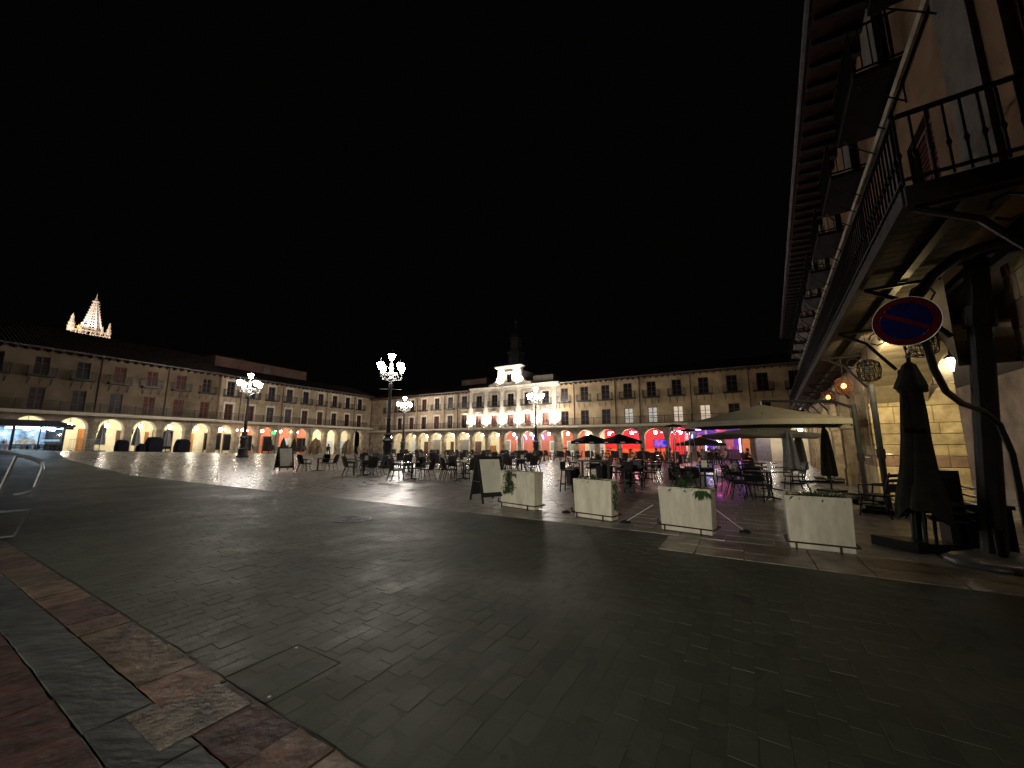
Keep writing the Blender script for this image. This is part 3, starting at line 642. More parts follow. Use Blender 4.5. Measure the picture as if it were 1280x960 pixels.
for i, c in enumerate(ch):
    wm_, it = tback[i]; MB().box(c - 1.2825 if i else tx0, c + 1.2825 if i < 4 else tx1, 3.3, 3.5, -.4, zc - .3).build('back_wall', wm_, th)
    for d in it: back_piece(th, c + d[0], 0, d[1], **(d[2] if len(d) > 2 else {}))
bl = lamp_mat('blue_neon', (.12, .25, 1), 40)
for c in ch[2:4]:
    b = MB().tube([(c - .8 * math.cos(math.pi * k / 10), 2.9, 2.35 + .75 * math.sin(math.pi * k / 10)) for k in range(11)], .03, 5); b.build('blue_neon_arch', bl, th)
add_lanterns(MF, cf[8:18] + cf[20:], .9, 2.95, lambda i: f'lit globe lantern in the {ORD[i + 8 if i < 10 else i + 10]} arch of the far arcade, counting from the corner', 'globe lanterns of the far arcade')
# floodlights on the town hall
flm = lamp_mat('floodlight_glass', (1, .92, .80), 60)
for i, x in enumerate(pxs + [cx - 1.4, cx + 1.4]):
    zz_ = zc if i < 6 else ze + .24; yy = -.66 if i < 6 else -.9
    p = MF @ Vector((x, yy, zz_))
    t = thing('floodlight', (f'small floodlight at the foot of the {ORD[i]} town hall pilaster from the left' if i < 6 else f'small floodlight under the {"left" if i == 6 else "right"} side of the lit attic'), 'floodlight', p, -AF, 'floodlights on the town hall')
    MB().box(-.12, .12, -.06, .08, 0, .09).build('housing', iron, t)
    b = MB(); b.add([(-.10, -.05, .094), (.10, -.05, .094), (.10, .07, .094), (-.10, .07, .094)], [(0, 1, 2, 3)]); b.build('lens', flm, t)
    ld = bpy.data.lights.new('flood_beam', 'SPOT'); ld.energy = 1350 if i < 6 else 3200; ld.color = (1, .9, .78); ld.spot_size = R(110); ld.spot_blend = .6; ld.shadow_soft_size = .05
    lo = bpy.data.objects.new('flood_beam', ld); C.objects.link(lo); lo.parent = t; lo.location = (0, 0, .12); lo.rotation_euler = (R(180 - 14), 0, 0)
# houses rising behind the roofs
dullred = mat('dull_reddish_render', (.13, .07, .055), .9, scale=1, var=.15)
def back_house(label, M, x0, x1, y0, z0, z1, m, wins):
    h = thing('house', label, 'building'); h.matrix_world = M
    MB().box(x0, x1, y0, y0 + 6, z0, z1).build('wall', m, h)
    b = MB(); b.add([(x0 - .3, y0 - .3, z1 + .02), (x1 + .3, y0 - .3, z1 + .02), (x1 + .3, y0 + 6.3, z1 + .02), (x0 - .3, y0 + 6.3, z1 + .02), (x0 + 2, y0 + 3, z1 + 1), (x1 - 2, y0 + 3, z1 + 1)], [(0, 1, 5, 4), (1, 2, 5), (2, 3, 4, 5), (3, 0, 4), (3, 2, 1, 0)]); b.build('roof', tilem, h)
    for x, z in wins: MB().box(x - .5, x + .5, y0 - .05, y0 + .01, z - .6, z + .6).build('window', mat('dim_window', (.10, .09, .08), .4), h)
back_house('reddish house block rising behind the cream house roof on the left', ML, 27.0, 39.6, 4.6, 8, 12.6, dullred, [(33.5, 11.5), (36.4, 11.5)])
back_house('small reddish house block rising behind the roof left of the hall', MF, -37.7, -32.9, 4.3, 8, 11.7, dullred, [(-36.4, 11)])
dome = thing('observatory_dome', 'faint grey dome above the dark roof on the far left', 'dome'); dome.matrix_world = ML
MB().lathe([(1.6, 9), (1.6, 12.7)], 16, (15.3, 12, 0)).build('drum', MATS['grey_render'], dome)
MB().lathe([(1.5 * math.cos(a / 8 * math.pi / 2) + .02, 12.72 + 1.35 * math.sin(a / 8 * math.pi / 2)) for a in range(9)], 16, (15.3, 12, 0)).build('dome_shell', irong, dome, smooth=True)
# ---------------------------------------------------------------- cathedral spire
D = 180
sp = thing('cathedral_spire', 'floodlit gothic openwork spire with corner pinnacles above the roofs', 'spire', (-203.8, D, -3.2), R(48.5))
sx_, zt, zb_ = 0, 77.5, 53
b = MB(); b.box(-6.4, 6.4, -6, 6, 20, 56.2); b.build('tower', gothic, sp)
b = MB()
for k in range(9):
    x = -6.2 + k * 1.55; b.box(x - .2, x + .2, -6.4, -6.1, 56.2, 57.7)
    y = -5.9 + k * 1.5; b.box(6.1, 6.4, y - .2, y + .2, 56.2, 57.7)
b.box(-6.6, 6.6, -6.6, -6.0, 57.7, 58.1); b.box(6.0, 6.6, -5.95, 6.6, 57.7, 58.1); b.box(-6.6, 6.6, -6.6, -6.0, 55.8, 56.25); b.build('parapet', gothic, sp)
b = MB()
for k in range(8):
    a = R(22.5 + 45 * k); a2 = R(22.5 + 45 * (k + 1)); r0_ = 4.1
    P0 = Vector((r0_ * math.cos(a), r0_ * math.sin(a), 57)); P1 = Vector((.35 * math.cos(a), .35 * math.sin(a), 75)); b.tube([P0, P1], [.55, .22], 5)
    Q0 = Vector((r0_ * math.cos(a2), r0_ * math.sin(a2), 57)); Q1 = Vector((.35 * math.cos(a2), .35 * math.sin(a2), 75))
    for j in range(13):
        f = j / 13; A_ = P0.lerp(P1, f); B_ = Q0.lerp(Q1, f); b.tube([A_, B_], .22 * (1 - f) + .1, 4)
        m_ = (A_ + B_) / 2; f2 = (j + 1) / 13; A2 = P0.lerp(P1, f2); B2 = Q0.lerp(Q1, f2); m2 = (A2 + B2) / 2
        b.tube([m_, m2], .16, 4)
        o_ = Vector((math.cos(a), math.sin(a), .4)); b.tube([A_, A_ + o_ * .55], [.22, .12], 4)
b.build('openwork_spire', gothic, sp)
MB().lathe([(1.3, 73.6), (1.35, 74.1), (.5, 74.3), (.55, 75.2), (.2, 76.2), (.05, 78)], 8).build('finial', gothic, sp)
for i, (x, y, h) in enumerate(((-6.4, -5.6, 6.0), (5.8, -5.6, 4.6), (5.8, 5.6, 4.8), (-5.8, 5.6, 4.6), (-3.4, -6, 3.2), (3.6, -6, 2.8))):
    k = h / 6.5; b = MB().lathe([(1.3 * k, 0), (1.3 * k, 2.2 * k), (1.6 * k, 2.4 * k), (1.0 * k, 2.8 * k), (1.25 * k, 4.0 * k), (.8 * k, 5 * k), (.55 * k, 6.6 * k), (.7 * k, 6.9 * k), (.1, 9 * k)], 8, (x, y, 57)); b.build('pinnacle', gothic, sp)
for i, (x, y, z, e) in enumerate(((3, -34, 48, 60000), (26, -24, 48, 60000), (6, -8, 57.5, 15000))):  # assumed unseen lamps, spaced out to light the spire evenly
    t = thing('floodlight', ['assumed floodlight washing the left of the cathedral spire', 'assumed floodlight washing the right of the cathedral spire', 'assumed floodlight at the centre foot of the cathedral spire'][i], 'floodlight', (-203.8 + x, D + y, z), group='floodlights of the cathedral spire')
    MB().box(-.4, .4, -.4, .4, -.5, 0).build('housing', iron, t)
    ld = bpy.data.lights.new('flood_beam', 'SPOT'); ld.energy = e; ld.color = (1, .88, .80) if i < 2 else (.95, .85, 1); ld.spot_size = R(60 if i < 2 else 100); ld.spot_blend = .5; ld.shadow_soft_size = .3
    lo = bpy.data.objects.new('flood_beam', ld); C.objects.link(lo); lo.parent = t; lo.location = (0, 0, .1)
    d = Vector((-x, -y, 65 - z)); lo.rotation_euler = d.to_track_quat('-Z', 'Y').to_euler()
sg = thing('star_decoration', 'lit golden star on the terrace left of the spire', 'star', (-200.9, 172, 55.8))
b = MB(); b.lathe([(.1, -.15), (.1, .15)], 4)
for k in range(5):
    a = R(90 + 72 * k); b.add([(0, -.2, 0), (.45 * math.cos(a - .6), 0, .45 * math.sin(a - .6)), (1.3 * math.cos(a), 0, 1.3 * math.sin(a)), (.45 * math.cos(a + .6), 0, .45 * math.sin(a + .6)), (0, .2, 0)], [(0, 1, 2), (0, 2, 3), (4, 2, 1), (4, 3, 2)])
b.build('star', lamp_mat('gold_light', (1, .62, .12), 2.2), sg)
# ---------------------------------------------------------------- plaza lamp posts
def lamp_post(label, loc, H=8.3, base_s=1, rz=0):
    t = thing('lamp_post', label, 'street lamp', loc, rz, 'five-lantern lamp posts in the plaza')
    MB().lathe([(.52, 0), (.52, .18), (.42, .22), (.40, .75), (.46, .82), (.36, .9), (.27, 1.1), (.34, 1.5), (.30, 1.75), (.40, 1.9), (.30, 2.0), (.20, 2.15), (.26, 2.3), (.17, 2.45)], 12).build('pedestal', irong, t, smooth=False)
    MB().lathe([(.15, 2.45), (.13, 3.3), (.17, 3.38), (.12, 3.5), (.10, H - 2.6), (.15, H - 2.5), (.10, H - 2.35), (.08, H - 2.2)], 10).build('post', irong, t, smooth=True)
    MB().lathe([(.08, H - 2.2), (.20, H - 2.0), (.12, H - 1.8), (.22, H - 1.6), (.10, H - 1.4), (.17, H - 1.15), (.07, H - 1.0), (.12, H - .9), (.05, H - .8)], 10).build('finial_stem', castst, t)
    MB().tube([(-.75, 0, H - 2.75), (.75, 0, H - 2.75)], .018, 5).build('ladder_bar', irong, t)
    gl = MB().lathe([(.11, 0), (.25, .40), (.25, .43), (.14, .54)], 8).mesh('lantern_glass', WHITE_L, True)
    cp = MB().lathe([(.265, .432), (.265, .45), (.13, .575), (.06, .61), (.018, .65), (.014, .82)], 8).mesh('lantern_cap', castst)
    ft = MB().lathe([(.03, -.16), (.06, -.10), (.03, -.06), (.11, -.005)], 8).mesh('lantern_foot', castst)
    for k in range(5):
        if k == 4: x, y, z = 0, 0, H - .62
        else:
            a = R(45 + 90 * k); x, y, z = .95 * math.cos(a), .95 * math.sin(a), H - 1.42
            b = MB(); c_, s_ = math.cos(a), math.sin(a)
            prof = [(.06, H - 2.25), (.35, H - 2.05), (.62, H - 2.0), (.88, H - 1.95), (.97, H - 1.75), (.95, H - 1.5)]
            b.tube([(c_ * r_, s_ * r_, z_) for r_, z_ in prof], .035, 6)
            sc = [(.1 + .62 * q, H - 1.95 + .30 * math.sin(q * math.pi) + .12 * q) for q in [i / 7 for i in range(8)]]
            b.tube([(c_ * r_, s_ * r_, z_) for r_, z_ in sc], .028, 5)
            sc = [(.55 + .13 * math.cos(q), H - 1.72 + .13 * math.sin(q)) for q in [i * .9 for i in range(7)]]
            b.tube([(c_ * r_, s_ * r_, z_) for r_, z_ in sc], .022, 5)
            b.build('arm', castst, t)
        g1 = put(gl, 'lantern', t, (x, y, z)); put(cp, 'lantern_cap', g1); put(ft, 'lantern_foot', g1)
    return t
def GZ(x, y): return (x, y, ground_z(x, y))
lamp_post('tallest looking lamp post with five lit lanterns, nearest in the plaza', (-8.77, 27.46, 0), rz=R(12))
lamp_post('lamp post with five lit lanterns in front of the left houses', GZ(-25.5, 37.0), 8.2, rz=R(20))
lamp_post('smallest looking lamp post with five lit lanterns, near the far left corner', (-14.9, 53.2, 0), 8.3, rz=R(2))
lamp_post('lamp post with five lit lanterns in front of the town hall', (2.72, 44.0, 0), 8.3, rz=R(5))
# ---------------------------------------------------------------- glass kiosk at the left
kz = 1.08; kp = WL(11.6, 44.0, kz)
kk = thing('glass_kiosk', 'brightly lit glass kiosk in front of the left arcade', 'kiosk'); kk.matrix_world = frame((kp[0], kp[1], kz), tl, nl)
x0, x1 = -3.6, 1.15; hh = 2.95
b = MB()
for x in (x0, -1.45, x1 - .12): b.box(x, x + .12, 0, .12, 0, hh); b.box(x, x + .12, 3.3, 3.42, 0, hh)
b.box(x0, x1, 0, .12, 0, .32) if False else b.box(x0, x1, -.02, .14, 0, .3); b.box(x0, x1, 3.28, 3.44, 0, .3); b.box(x1 - .14, x1, .14, 3.28, 0, .3); b.box(x0, x0 + .14, .14, 3.28, 0, .3); b.build('frame', iron, kk)
b = MB(); b.box(x0 - .3, x1 + .35, -.5, 3.7, hh, hh + .14); b.prism([(x0 - .3, hh + .142), (x1 + .35, hh + .142), (x1 - .6, hh + .45), (x0 + .6, hh + .45)], -.3, 3.5); b.build('roof', iron, kk)
for a, c in ((x0 + .12, -1.45), (-1.33, -.15), (-.09, x1 - .12)):
    MB().box(a, c, .05, .06, .3, hh).build('glass_pane', GLASS, kk)
MB().box(-.15, -.09, .03, .09, .3, hh).build('mullion', iron, kk); MB().box(-1.33, x1 - .12, .03, .09, 1.35, 1.41).build('transom', iron, kk)
MB().box(x1 - .08, x1 - .07, .14, 3.28, .3, hh).build('glass_pane', GLASS, kk)
MB().box(x0 + .12, x1 - .12, 3.3, 3.36, .3, hh).build('rear_wall', mat('kiosk_blue_white_panel', (.50, .60, .72), .5, scale=1.5, var=.3, bump=0), kk)
b = MB()
for z in (.75, 1.2, 1.65): b.box(-1.3, 1.0, 2.95, 3.28, z, z + .04)
b.build('shelf', whitep, kk)
for i in range(22):
    z = random.choice((.79, 1.24, 1.69)); x = random.uniform(-1.25, .9); m = random.choice((whitep, woodo, signblue, leafm, pinkw)); b = MB().lathe([(.07, 0), (.07, .2), (.03, .25), (.03, .32)], 8, (x, 3.1, z)); b.build('bottle', m, kk)
MB().box(-1.2, .3, 1.3, 1.9, 0, 1.0).build('counter', mat('kiosk_counter', (.35, .45, .55), .4, scale=3), kk)
kl = lamp_mat('kiosk_tube', (.62, .80, 1), 40)
MB().box(-1.2, .9, 1.2, 1.3, hh - .1, hh - .04).build('ceiling_light', kl, kk); MB().box(-1.2, .9, 2.6, 2.7, hh - .1, hh - .04).build('ceiling_light', kl, kk)
MB().box(-1.1, -.3, .1, .14, 1.75, 2.0).build('sign_board', mat('kiosk_sign', (.75, .66, .52), .5, scale=6, var=.3, bump=0, emit=.5), kk)
MB().box(.0, .95, .1, .14, 1.85, 2.0).build('sign_board', mat('kiosk_sign_blue', (.5, .7, .85), .5, scale=9, var=.3, bump=0, emit=.7), kk)
for x in (-.8, -.08, .42):
    b = MB().tube([(x, .1, hh - .02), (x, -.2, hh - .05), (x, -.3, hh - .15)], .02, 5); lo = b.build('lamp_arm', iron, kk)
    MB().lathe([(.05, -.12), (.10, -.03), (.03, .02)], 8, (x, -.3, hh - .2)).build('lamp_head', lamp_mat('kiosk_lamp', (.75, .88, 1), 55), kk)
# ---------------------------------------------------------------- furniture prototypes
def chair_proto(name, label, rattan=True):
    t = thing(name, label, 'chair'); m = wickerd if rattan else plasd; fm = iron if rattan else plasd
    b = MB(); b.box(-.24, .24, -.24, .23, .46, .50); b.build('seat', m, t)
    b = MB(); n = 6; vs = []
    for i in range(n + 1):
        f = i / n; wdt = .235 + .02 * math.sin(f * math.pi) - (.05 if i == n else 0); y = .23 + .15 * f; z = .50 + .50 * f
        vs += [(-wdt, y - .02, z), (0, y + .02, z + (.02 if i == n else 0)), (wdt, y - .02, z), (wdt, y + .015, z), (0, y + .055, z + (.02 if i == n else 0)), (-wdt, y + .015, z)]
    fs_ = []
    for i in range(n):
        for k in range(6): a = i * 6 + k; c = i * 6 + (k + 1) % 6; fs_.append((a, c, c + 6, a + 6))
    fs_ += [(0, 1, 2, 3, 4, 5)[::-1], tuple(n * 6 + k for k in range(6))]
    b.add(vs, fs_)
    if not rattan:
        b = MB(); b.box(-.23, .23, .24, .265, .62, .68)
        for k in range(4): b.boxc((0, .25 + .025 * k, .60 + .11 * k), (.44, .02, .07), Matrix.Rotation(-.22, 3, 'X'))
        b.tube([(-.23, .22, .5), (-.23, .37, 1.0)], .018, 5); b.tube([(.23, .22, .5), (.23, .37, 1.0)], .018, 5)
    b.build('backrest', m, t)
    for sx in (-1, 1):
        MB().tube([(sx * .21, -.21, .46), (sx * .25, -.27, 0)], .016, 5).build('leg', fm, t)
        MB().tube([(sx * .21, .20, .46), (sx * .26, .33, 0)], .016, 5).build('leg', fm, t)
        MB().tube([(sx * .23, .27, .72), (sx * .27, .0, .72), (sx * .26, -.22, .70), (sx * .24, -.24, .46)], .018, 5).build('armrest', fm, t)
    return t
def table_proto(name, label, r=.38, h=.80, square=False, m=tablew):
    t = thing(name, label, 'table')
    b = MB().box(-r, r, -r, r, h - .03, h) if square else MB().lathe([(r - .01, h - .03), (r, h - .015), (r - .005, h)], 20)
    b.build('tabletop', m, t); MB().lathe([(.04, .02), (.035, h - .031)], 8).build('column', iron, t)
    b = MB()
    for k in range(4): a = R(45 + 90 * k); b.tube([(0, 0, .06), (.34 * math.cos(a), .34 * math.sin(a), .02)], [.03, .02], 5)
    b.build('foot', iron, t); return t
def simple_chair():
    b = MB(); b.box(-.23, .23, -.23, .23, .44, .50)
    b.add([(-.22, .22, .5), (.22, .22, .5), (.2, .36, 1.0), (-.2, .36, 1.0), (-.22, .26, .5), (.22, .26, .5), (.2, .40, 1.0), (-.2, .40, 1.0)], [(0, 1, 2, 3), (7, 6, 5, 4), (3, 2, 6, 7), (0, 3, 7, 4), (1, 5, 6, 2)])
    for sx in (-1, 1):
        b.tube([(sx * .21, -.2, .45), (sx * .24, -.25, 0)], .018, 4); b.tube([(sx * .21, .2, .45), (sx * .25, .32, 0)], .018, 4); b.tube([(sx * .23, .27, .72), (sx * .25, -.2, .70), (sx * .23, -.22, .48)], .018, 4)
    return b.mesh('terrace_chair', wickerd)
CH0 = chair_proto('terrace_chair', 'x'); CH1 = chair_proto('slatted_chair', 'x', False); TB0 = table_proto('round_table', 'x'); TBW = table_proto('square_table', 'x', .42, .82, True, tabled)
used = set()
def place(proto, loc, rz, label, group):
    if proto.name not in used:
        used.add(proto.name); proto.location = loc; proto.rotation_euler = (0, 0, rz); proto['label'] = label; proto['group'] = group; return proto
    return dup(proto, loc, rz, label, group)
SIDE = {0: 'right', 90: 'far', 180: 'left', 270: 'near'}
def dining(x, y, where, angs=(0, 90, 180, 270), rot=0, cp=CH0, tp=TB0, r=.72, shape='round'):
    z = ground_z(x, y)
    place(tp, (x, y, z), R(rot), f'{shape} table {where}', 'cafe tables in the plaza')
    for a in angs:
        aa = R(a + rot) + random.uniform(-.18, .18); rr = r + random.uniform(-.05, .1)
        nm = {0: 'right', 45: 'far right', 90: 'far', 135: 'far left', 180: 'left', 225: 'near left', 270: 'near', 315: 'near right'}[a]
        place(cp, (x + rr * math.cos(aa), y + rr * math.sin(aa), z), aa - R(90) + random.uniform(-.2, .2), f'dark {"woven" if cp is CH0 else "slatted"} armchair, {nm} side of table {where}', 'cafe chairs in the plaza')
dining(-12.0, 24.3, 'beside the distant chalkboard', (0, 180, 225, 90), 10)
dining(-7.9, 20.9, 'in front of the nearest lamp post', (180, 225, 315, 0, 90), 5)
dining(-4.65, 18.3, 'closest to the open dark setts', (180, 0, 225, 90), 0)
dining(-2.3, 18.6, 'just left of the near menu board', (180, 225, 0, 315), 0)
dining(.55, 22.8, 'right behind the near menu board', (180, 225, 315, 0, 90), 0)
dining(-7.0, 26.4, 'just right of the nearest lamp post', (0, 180, 90), 20)
dining(-4.6, 25.2, 'behind the table closest to the setts', (0, 180, 270), 0)
dining(-2.0, 26.8, 'in the second row near the board', (0, 180, 270), 0)
dining(-11.5, 31.5, 'left of and behind the nearest lamp post', (0, 180, 270), 0)
dining(-9.3, 24.8, 'just left of the nearest lamp post', (0, 180), 30)
dining(.0, 30.5, 'in the third row, right', (0, 180, 90), 0)
dining(-3.6, 31.0, 'in the third row, centre left', (0, 180, 270), 0)
dining(-7.0, 33.0, 'in the third row, far left', (0, 180, 90), 0)
dining(-9.9, 27.6, 'behind the lamp post base, left', (0, 180, 270, 90), 0)
dining(-2.6, 21.8, 'between the first and second rows, centre', (0, 180, 45, 225), 15)
dining(-6.0, 22.9, 'between the lamp post and centre', (0, 180, 90, 270), 10)
dining(-.6, 26.2, 'in the second row behind the board', (0, 180, 270, 90), 0)
dining(-8.2, 29.8, 'behind the second row, left', (0, 180, 270), 0)
dining(-5.8, 29.2, 'behind the second row, centre', (0, 180, 270), 0)
dining(-1.6, 33.6, 'in the fourth row, centre', (0, 180, 270), 0)
dining(1.4, 27.5, 'in the second row, far right', (180, 270, 90), 0)
# far rows
sc = simple_chair(); st = MB().lathe([(.36, .77), (.36, .8)], 10).lathe([(.3, 0), (.05, .04), (.04, .77)], 8).mesh('cafe_table', tabled)
scr = MB(); 
def far_set(u, n, where, ang=(0, 120, 240)):
    x, y, _ = WF(u, n); tag(put(st, 'cafe_table', None, (x, y, 0)), f'small dark table {where}', 'table', 'distant cafe tables')
    for k, a in enumerate(ang):
        aa = R(a + random.uniform(-15, 15)); tag(put(sc, 'terrace_chair', None, (x + .68 * math.cos(aa), y + .68 * math.sin(aa), 0), aa - R(90)), f'dark chair on the {["right", "left", "near"][k]} of table {where}', 'chair', 'distant cafe chairs')
nm_ = ['below the white doors', 'below the first blue lunette', 'below the second blue lunette', 'before the salmon wall', 'before the orange wall', 'before the dark topped arch', 'before the first red arch', 'before the second red arch', 'before the third red arch', 'before the heater side red arch', 'before the violet arch', 'before the amber arch']
for i in range(12):
    far_set(cf[7 + i] + .1, 39.3, nm_[i] + ', arcade row')
    if i > 3: far_set(cf[7 + i] + .9, 35.4 + .3 * (i % 3), nm_[i] + ', second row')
for i in range(8): far_set(-36.2 + 2.4 * i, 35.6, f'in the middle row, {ORD[i]} from its left end')
for i in range(6): far_set(-41.5 + 2.6 * i, 38.4, f'before the {ORD[3 + i]} far arch from the corner')
far_set(-5.5, 30.5, 'behind the black parasols', (0, 180, 90)); far_set(-3.8, 27.5, 'right of the black parasols', (0, 180, 270)); far_set(-8.2, 31, 'left behind the black parasols', (0, 180, 270))
for i, (t_, p_) in enumerate(((40.5, 44), (43.5, 43.2), (46, 41.0), (36.5, 44.2), (33, 44.2))):
    x, y, z = WL(t_, p_)
    place(TB0, (x, y, z), 0, f'{ORD[i]} round table of the left arcade terrace, counting from the corner side'.replace('first', 'leading'), 'cafe tables in the plaza') if False else None
# right-hand terrace: slatted chairs
dining(6.85, 14.0, 'behind the third white planter', (0, 45, 180, 135), 5, CH1, TBW, .78, 'square')
dining(7.7, 11.9, 'behind the right-hand white planter', (180, 135, 225), 0, CH1, TBW, .85, 'square')
dining(9.3, 14.2, 'under the open beige parasol', (180, 90, 0), 0, CH1, TBW, .8, 'square')
dining(11.0, 17.3, 'at the rear under the beige parasol', (180, 90), 0, CH1, TBW, .8, 'square')
dining(4.9, 16.4, 'between pots and heaters', (180, 0, 270, 90), 0, CH1, TBW, .8, 'square')
dining(6.3, 18.5, 'beside the left patio heater', (180, 90, 270), 0, CH1, TBW, .8, 'square')
dining(3.9, 19.6, 'behind the black planters', (0, 180, 270), 0, CH1, TBW, .8, 'square')
place(CH1, (8.25, 8.95, 0), R(200), 'slatted armchair angled beside the right-hand planter and parasol mast', 'cafe chairs in the plaza')
# high stools and bar table by the second planter
def stool(x, y, rz, label):
    t = thing('bar_stool', label, 'bar stool', (x, y, 0), rz, 'black bar stools')
    MB().box(-.2, .2, -.2, .2, .72, .76).build('seat', plasd, t); b = MB().box(-.21, .21, .20, .225, .76, 1.02); b.build('backrest', plasd, t)
    for sx in (-1, 1):
        for sy in (-1, 1): MB().tube([(sx * .18, sy * .18, .72), (sx * .22, sy * .23, 0)], .02, 5).build('leg', plasd, t)
    MB().tube([(-.2, -.2, .28), (.2, -.2, .28), (.2, .2, .28), (-.2, .2, .28), (-.2, -.2, .28)], .012, 4).build('footrest', plasd, t)
stool(1.95, 13.6, R(60), 'black bar stool left of the high table behind the second planter')
stool(3.9, 13.7, R(-60), 'black bar stool right of the high table behind the second planter')
stool(4.7, 15.0, R(-20), 'black bar stool beside the tall black pot')
t = thing('high_table', 'high dark bar table behind the second white planter', 'table', (2.95, 13.9, 0), R(-10))
MB().box(-.6, .6, -.3, .3, 1.02, 1.06).build('tabletop', tabled, t)
for sx in (-1, 1): MB().box(sx * .45 - .04, sx * .45 + .04, -.04, .04, 0, 1.02).build('leg', plasd, t)
# ---------------------------------------------------------------- foliage helper
def leaf(b, p, d, L, wd, bend=.25):
    d = Vector(d).normalized(); s = d.cross(Vector((0, 0, 1))); s = s.normalized() if s.length > .01 else Vector((1, 0, 0)); dn = Vector((0, 0, -1))
    p = Vector(p); m1 = p + d * L * .45 + dn * L * .02; e = p + d * L + dn * L * bend
    b.add([p, m1 + s * wd, e, m1 - s * wd, m1 + Vector((0, 0, .01))], [(0, 1, 4), (1, 2, 4), (2, 3, 4), (3, 0, 4)])
def tuft(b, c, n, L, wd, spread=1, up=.8, box=(0, 0)):
    for k in range(n):
        a = random.uniform(0, 6.28); e = random.uniform(.1, up); leaf(b, (c[0] + random.uniform(-1, 1) * box[0], c[1] + random.uniform(-1, 1) * box[1], c[2]), (math.cos(a) * spread, math.sin(a) * spread, e), L * random.uniform(.5, 1.1), wd * random.uniform(.7, 1.2), random.uniform(0, .6))
# ---------------------------------------------------------------- white planters
def planter(label, A, B, H_, plants, lip=.0):
    A = Vector((A[0], A[1], 0)); B = Vector((B[0], B[1], 0)); d = B - A; Lh = d.length; rz = math.atan2(d.y, d.x); c = (A + B) / 2
    t = thing('planter', label, 'planter', c, rz, 'white planters along the terrace edge'); w2 = Lh / 2; dep = .36
    b = MB(); k = .025; zb = .03
    b.add([(-w2 + k, k, zb), (w2 - k, k, zb), (w2 - k, dep - k, zb), (-w2 + k, dep - k, zb), (-w2, 0, H_), (w2, 0, H_), (w2, dep, H_), (-w2, dep, H_), (-w2 + .04, .04, H_), (w2 - .04, .04, H_), (w2 - .04, dep - .04, H_), (-w2 + .04, dep - .04, H_), (-w2 + .05, .05, H_ - .12), (w2 - .05, .05, H_ - .12), (w2 - .05, dep - .05, H_ - .12), (-w2 + .05, dep - .05, H_ - .12)],
          [(0, 3, 2, 1), (0, 1, 5, 4), (1, 2, 6, 5), (2, 3, 7, 6), (3, 0, 4, 7), (4, 5, 9, 8), (5, 6, 10, 9), (6, 7, 11, 10), (7, 4, 8, 11), (8, 9, 13, 12), (9, 10, 14, 13), (10, 11, 15, 14), (11, 8, 12, 15)])
    o = b.build('box', planterm, t); bv = o.modifiers.new('b', 'BEVEL'); bv.width = .012; bv.segments = 2; bv.limit_method = 'ANGLE'
    MB().box(-w2 + .052, w2 - .052, .052, dep - .052, H_ - .125, H_ - .07).build('soil', soil, t)
    b = MB(); z = .13
    for (a, c_) in (((-w2 - .02, -.03), (w2 + .02, -.03)), ((w2 + .02, -.03), (w2 + .02, dep + .03)), ((w2 + .02, dep + .03), (-w2 - .02, dep + .03)), ((-w2 - .02, dep + .03), (-w2 - .02, -.03))): b.tube([(a[0], a[1], z), (c_[0], c_[1], z)], .014, 5)
    for x in (-w2 + .1, w2 - .2):
        b.tube([(x, -.03, 0), (x, -.03, z)], .014, 5); b.tube([(x, dep + .03, 0), (x, dep + .03, z)], .014, 5)
    b.tube([(-w2 - .02, -.03, z), (-w2 - .02, -.03, z + .10)], .014, 5)
    b.build('stand', mat('rusty_iron', (.045, .022, .014), .7, scale=20, var=.3), t)
    b = MB(); tuft(b, (0, dep / 2, H_ - .05), 330, .16, .018, 1, .9, (w2 - .08, dep / 2 - .06)); 
    if plants == 'trail':
        for k in range(260):
            f = random.random(); x = -w2 * .35 + random.gauss(0, .09) - .05 * f; z = H_ - f * .55; leaf(b, (x, -.02 - .04 * random.random(), z), (random.gauss(0, 1), -.6, random.gauss(-.4, .5)), .08, .012, .5)
        for k in range(6): x = -w2 * .35 + random.gauss(0, .06); b.tube([(x, .04, H_ - .02), (x, -.03, H_ + .01), (x - .02, -.03, H_ - .3), (x - .08, -.03, H_ - .35 - .2 * random.random())], .005, 3)
    if plants == 'broad':
        for k in range(11): a = random.uniform(0, 6.28); leaf(b, (-w2 * .05, dep / 2, H_), (math.cos(a) * .8, math.sin(a) * .8, 1.1), .34, .06, .1)
        tuft(b, (.1, dep / 2, H_ - .04), 90, .22, .03, 1, .7, (w2 - .1, .1))
        for k in range(50): leaf(b, (w2 * random.uniform(.5, .9), -.01, H_ - .02 - random.random() * .08), (random.gauss(0, 1), -1, -.3), .12, .02, .6)
    if plants == 'side':
        for k in range(140): f = random.random(); leaf(b, (w2 + .02, random.uniform(.02, .2), H_ - f * .6), (.7, random.gauss(0, 1), random.gauss(-.4, .4)), .07, .012, .5)
        for k in range(7): a = random.uniform(0, 6.28); leaf(b, (-.05, dep / 2, H_ - .04), (math.cos(a) * .5, math.sin(a) * .5, 1.1), .2, .025, .1)
    if plants == 'grass': tuft(b, (w2 * .1, dep / 2, H_ - .05), 120, .26, .010, .8, 1.6, (w2 * .5, .1))
    b.build('foliage', leafm, t); return t
planter('white planter with trailing greenery beside the near menu board', (-.32, 10.45), (.54, 9.64), .93, 'trail')
planter('white planter second from the left, ivy hanging at its right end', (1.37, 8.92), (2.07, 8.3), .85, 'side')
planter('white planter third from the left, with broad green leaves', (2.79, 7.6), (3.5, 7.0), .82, 'broad')
planter('nearest white planter, rightmost of the row, with sparse grass', (4.28, 6.27), (5.0, 5.85), .82, 'grass')
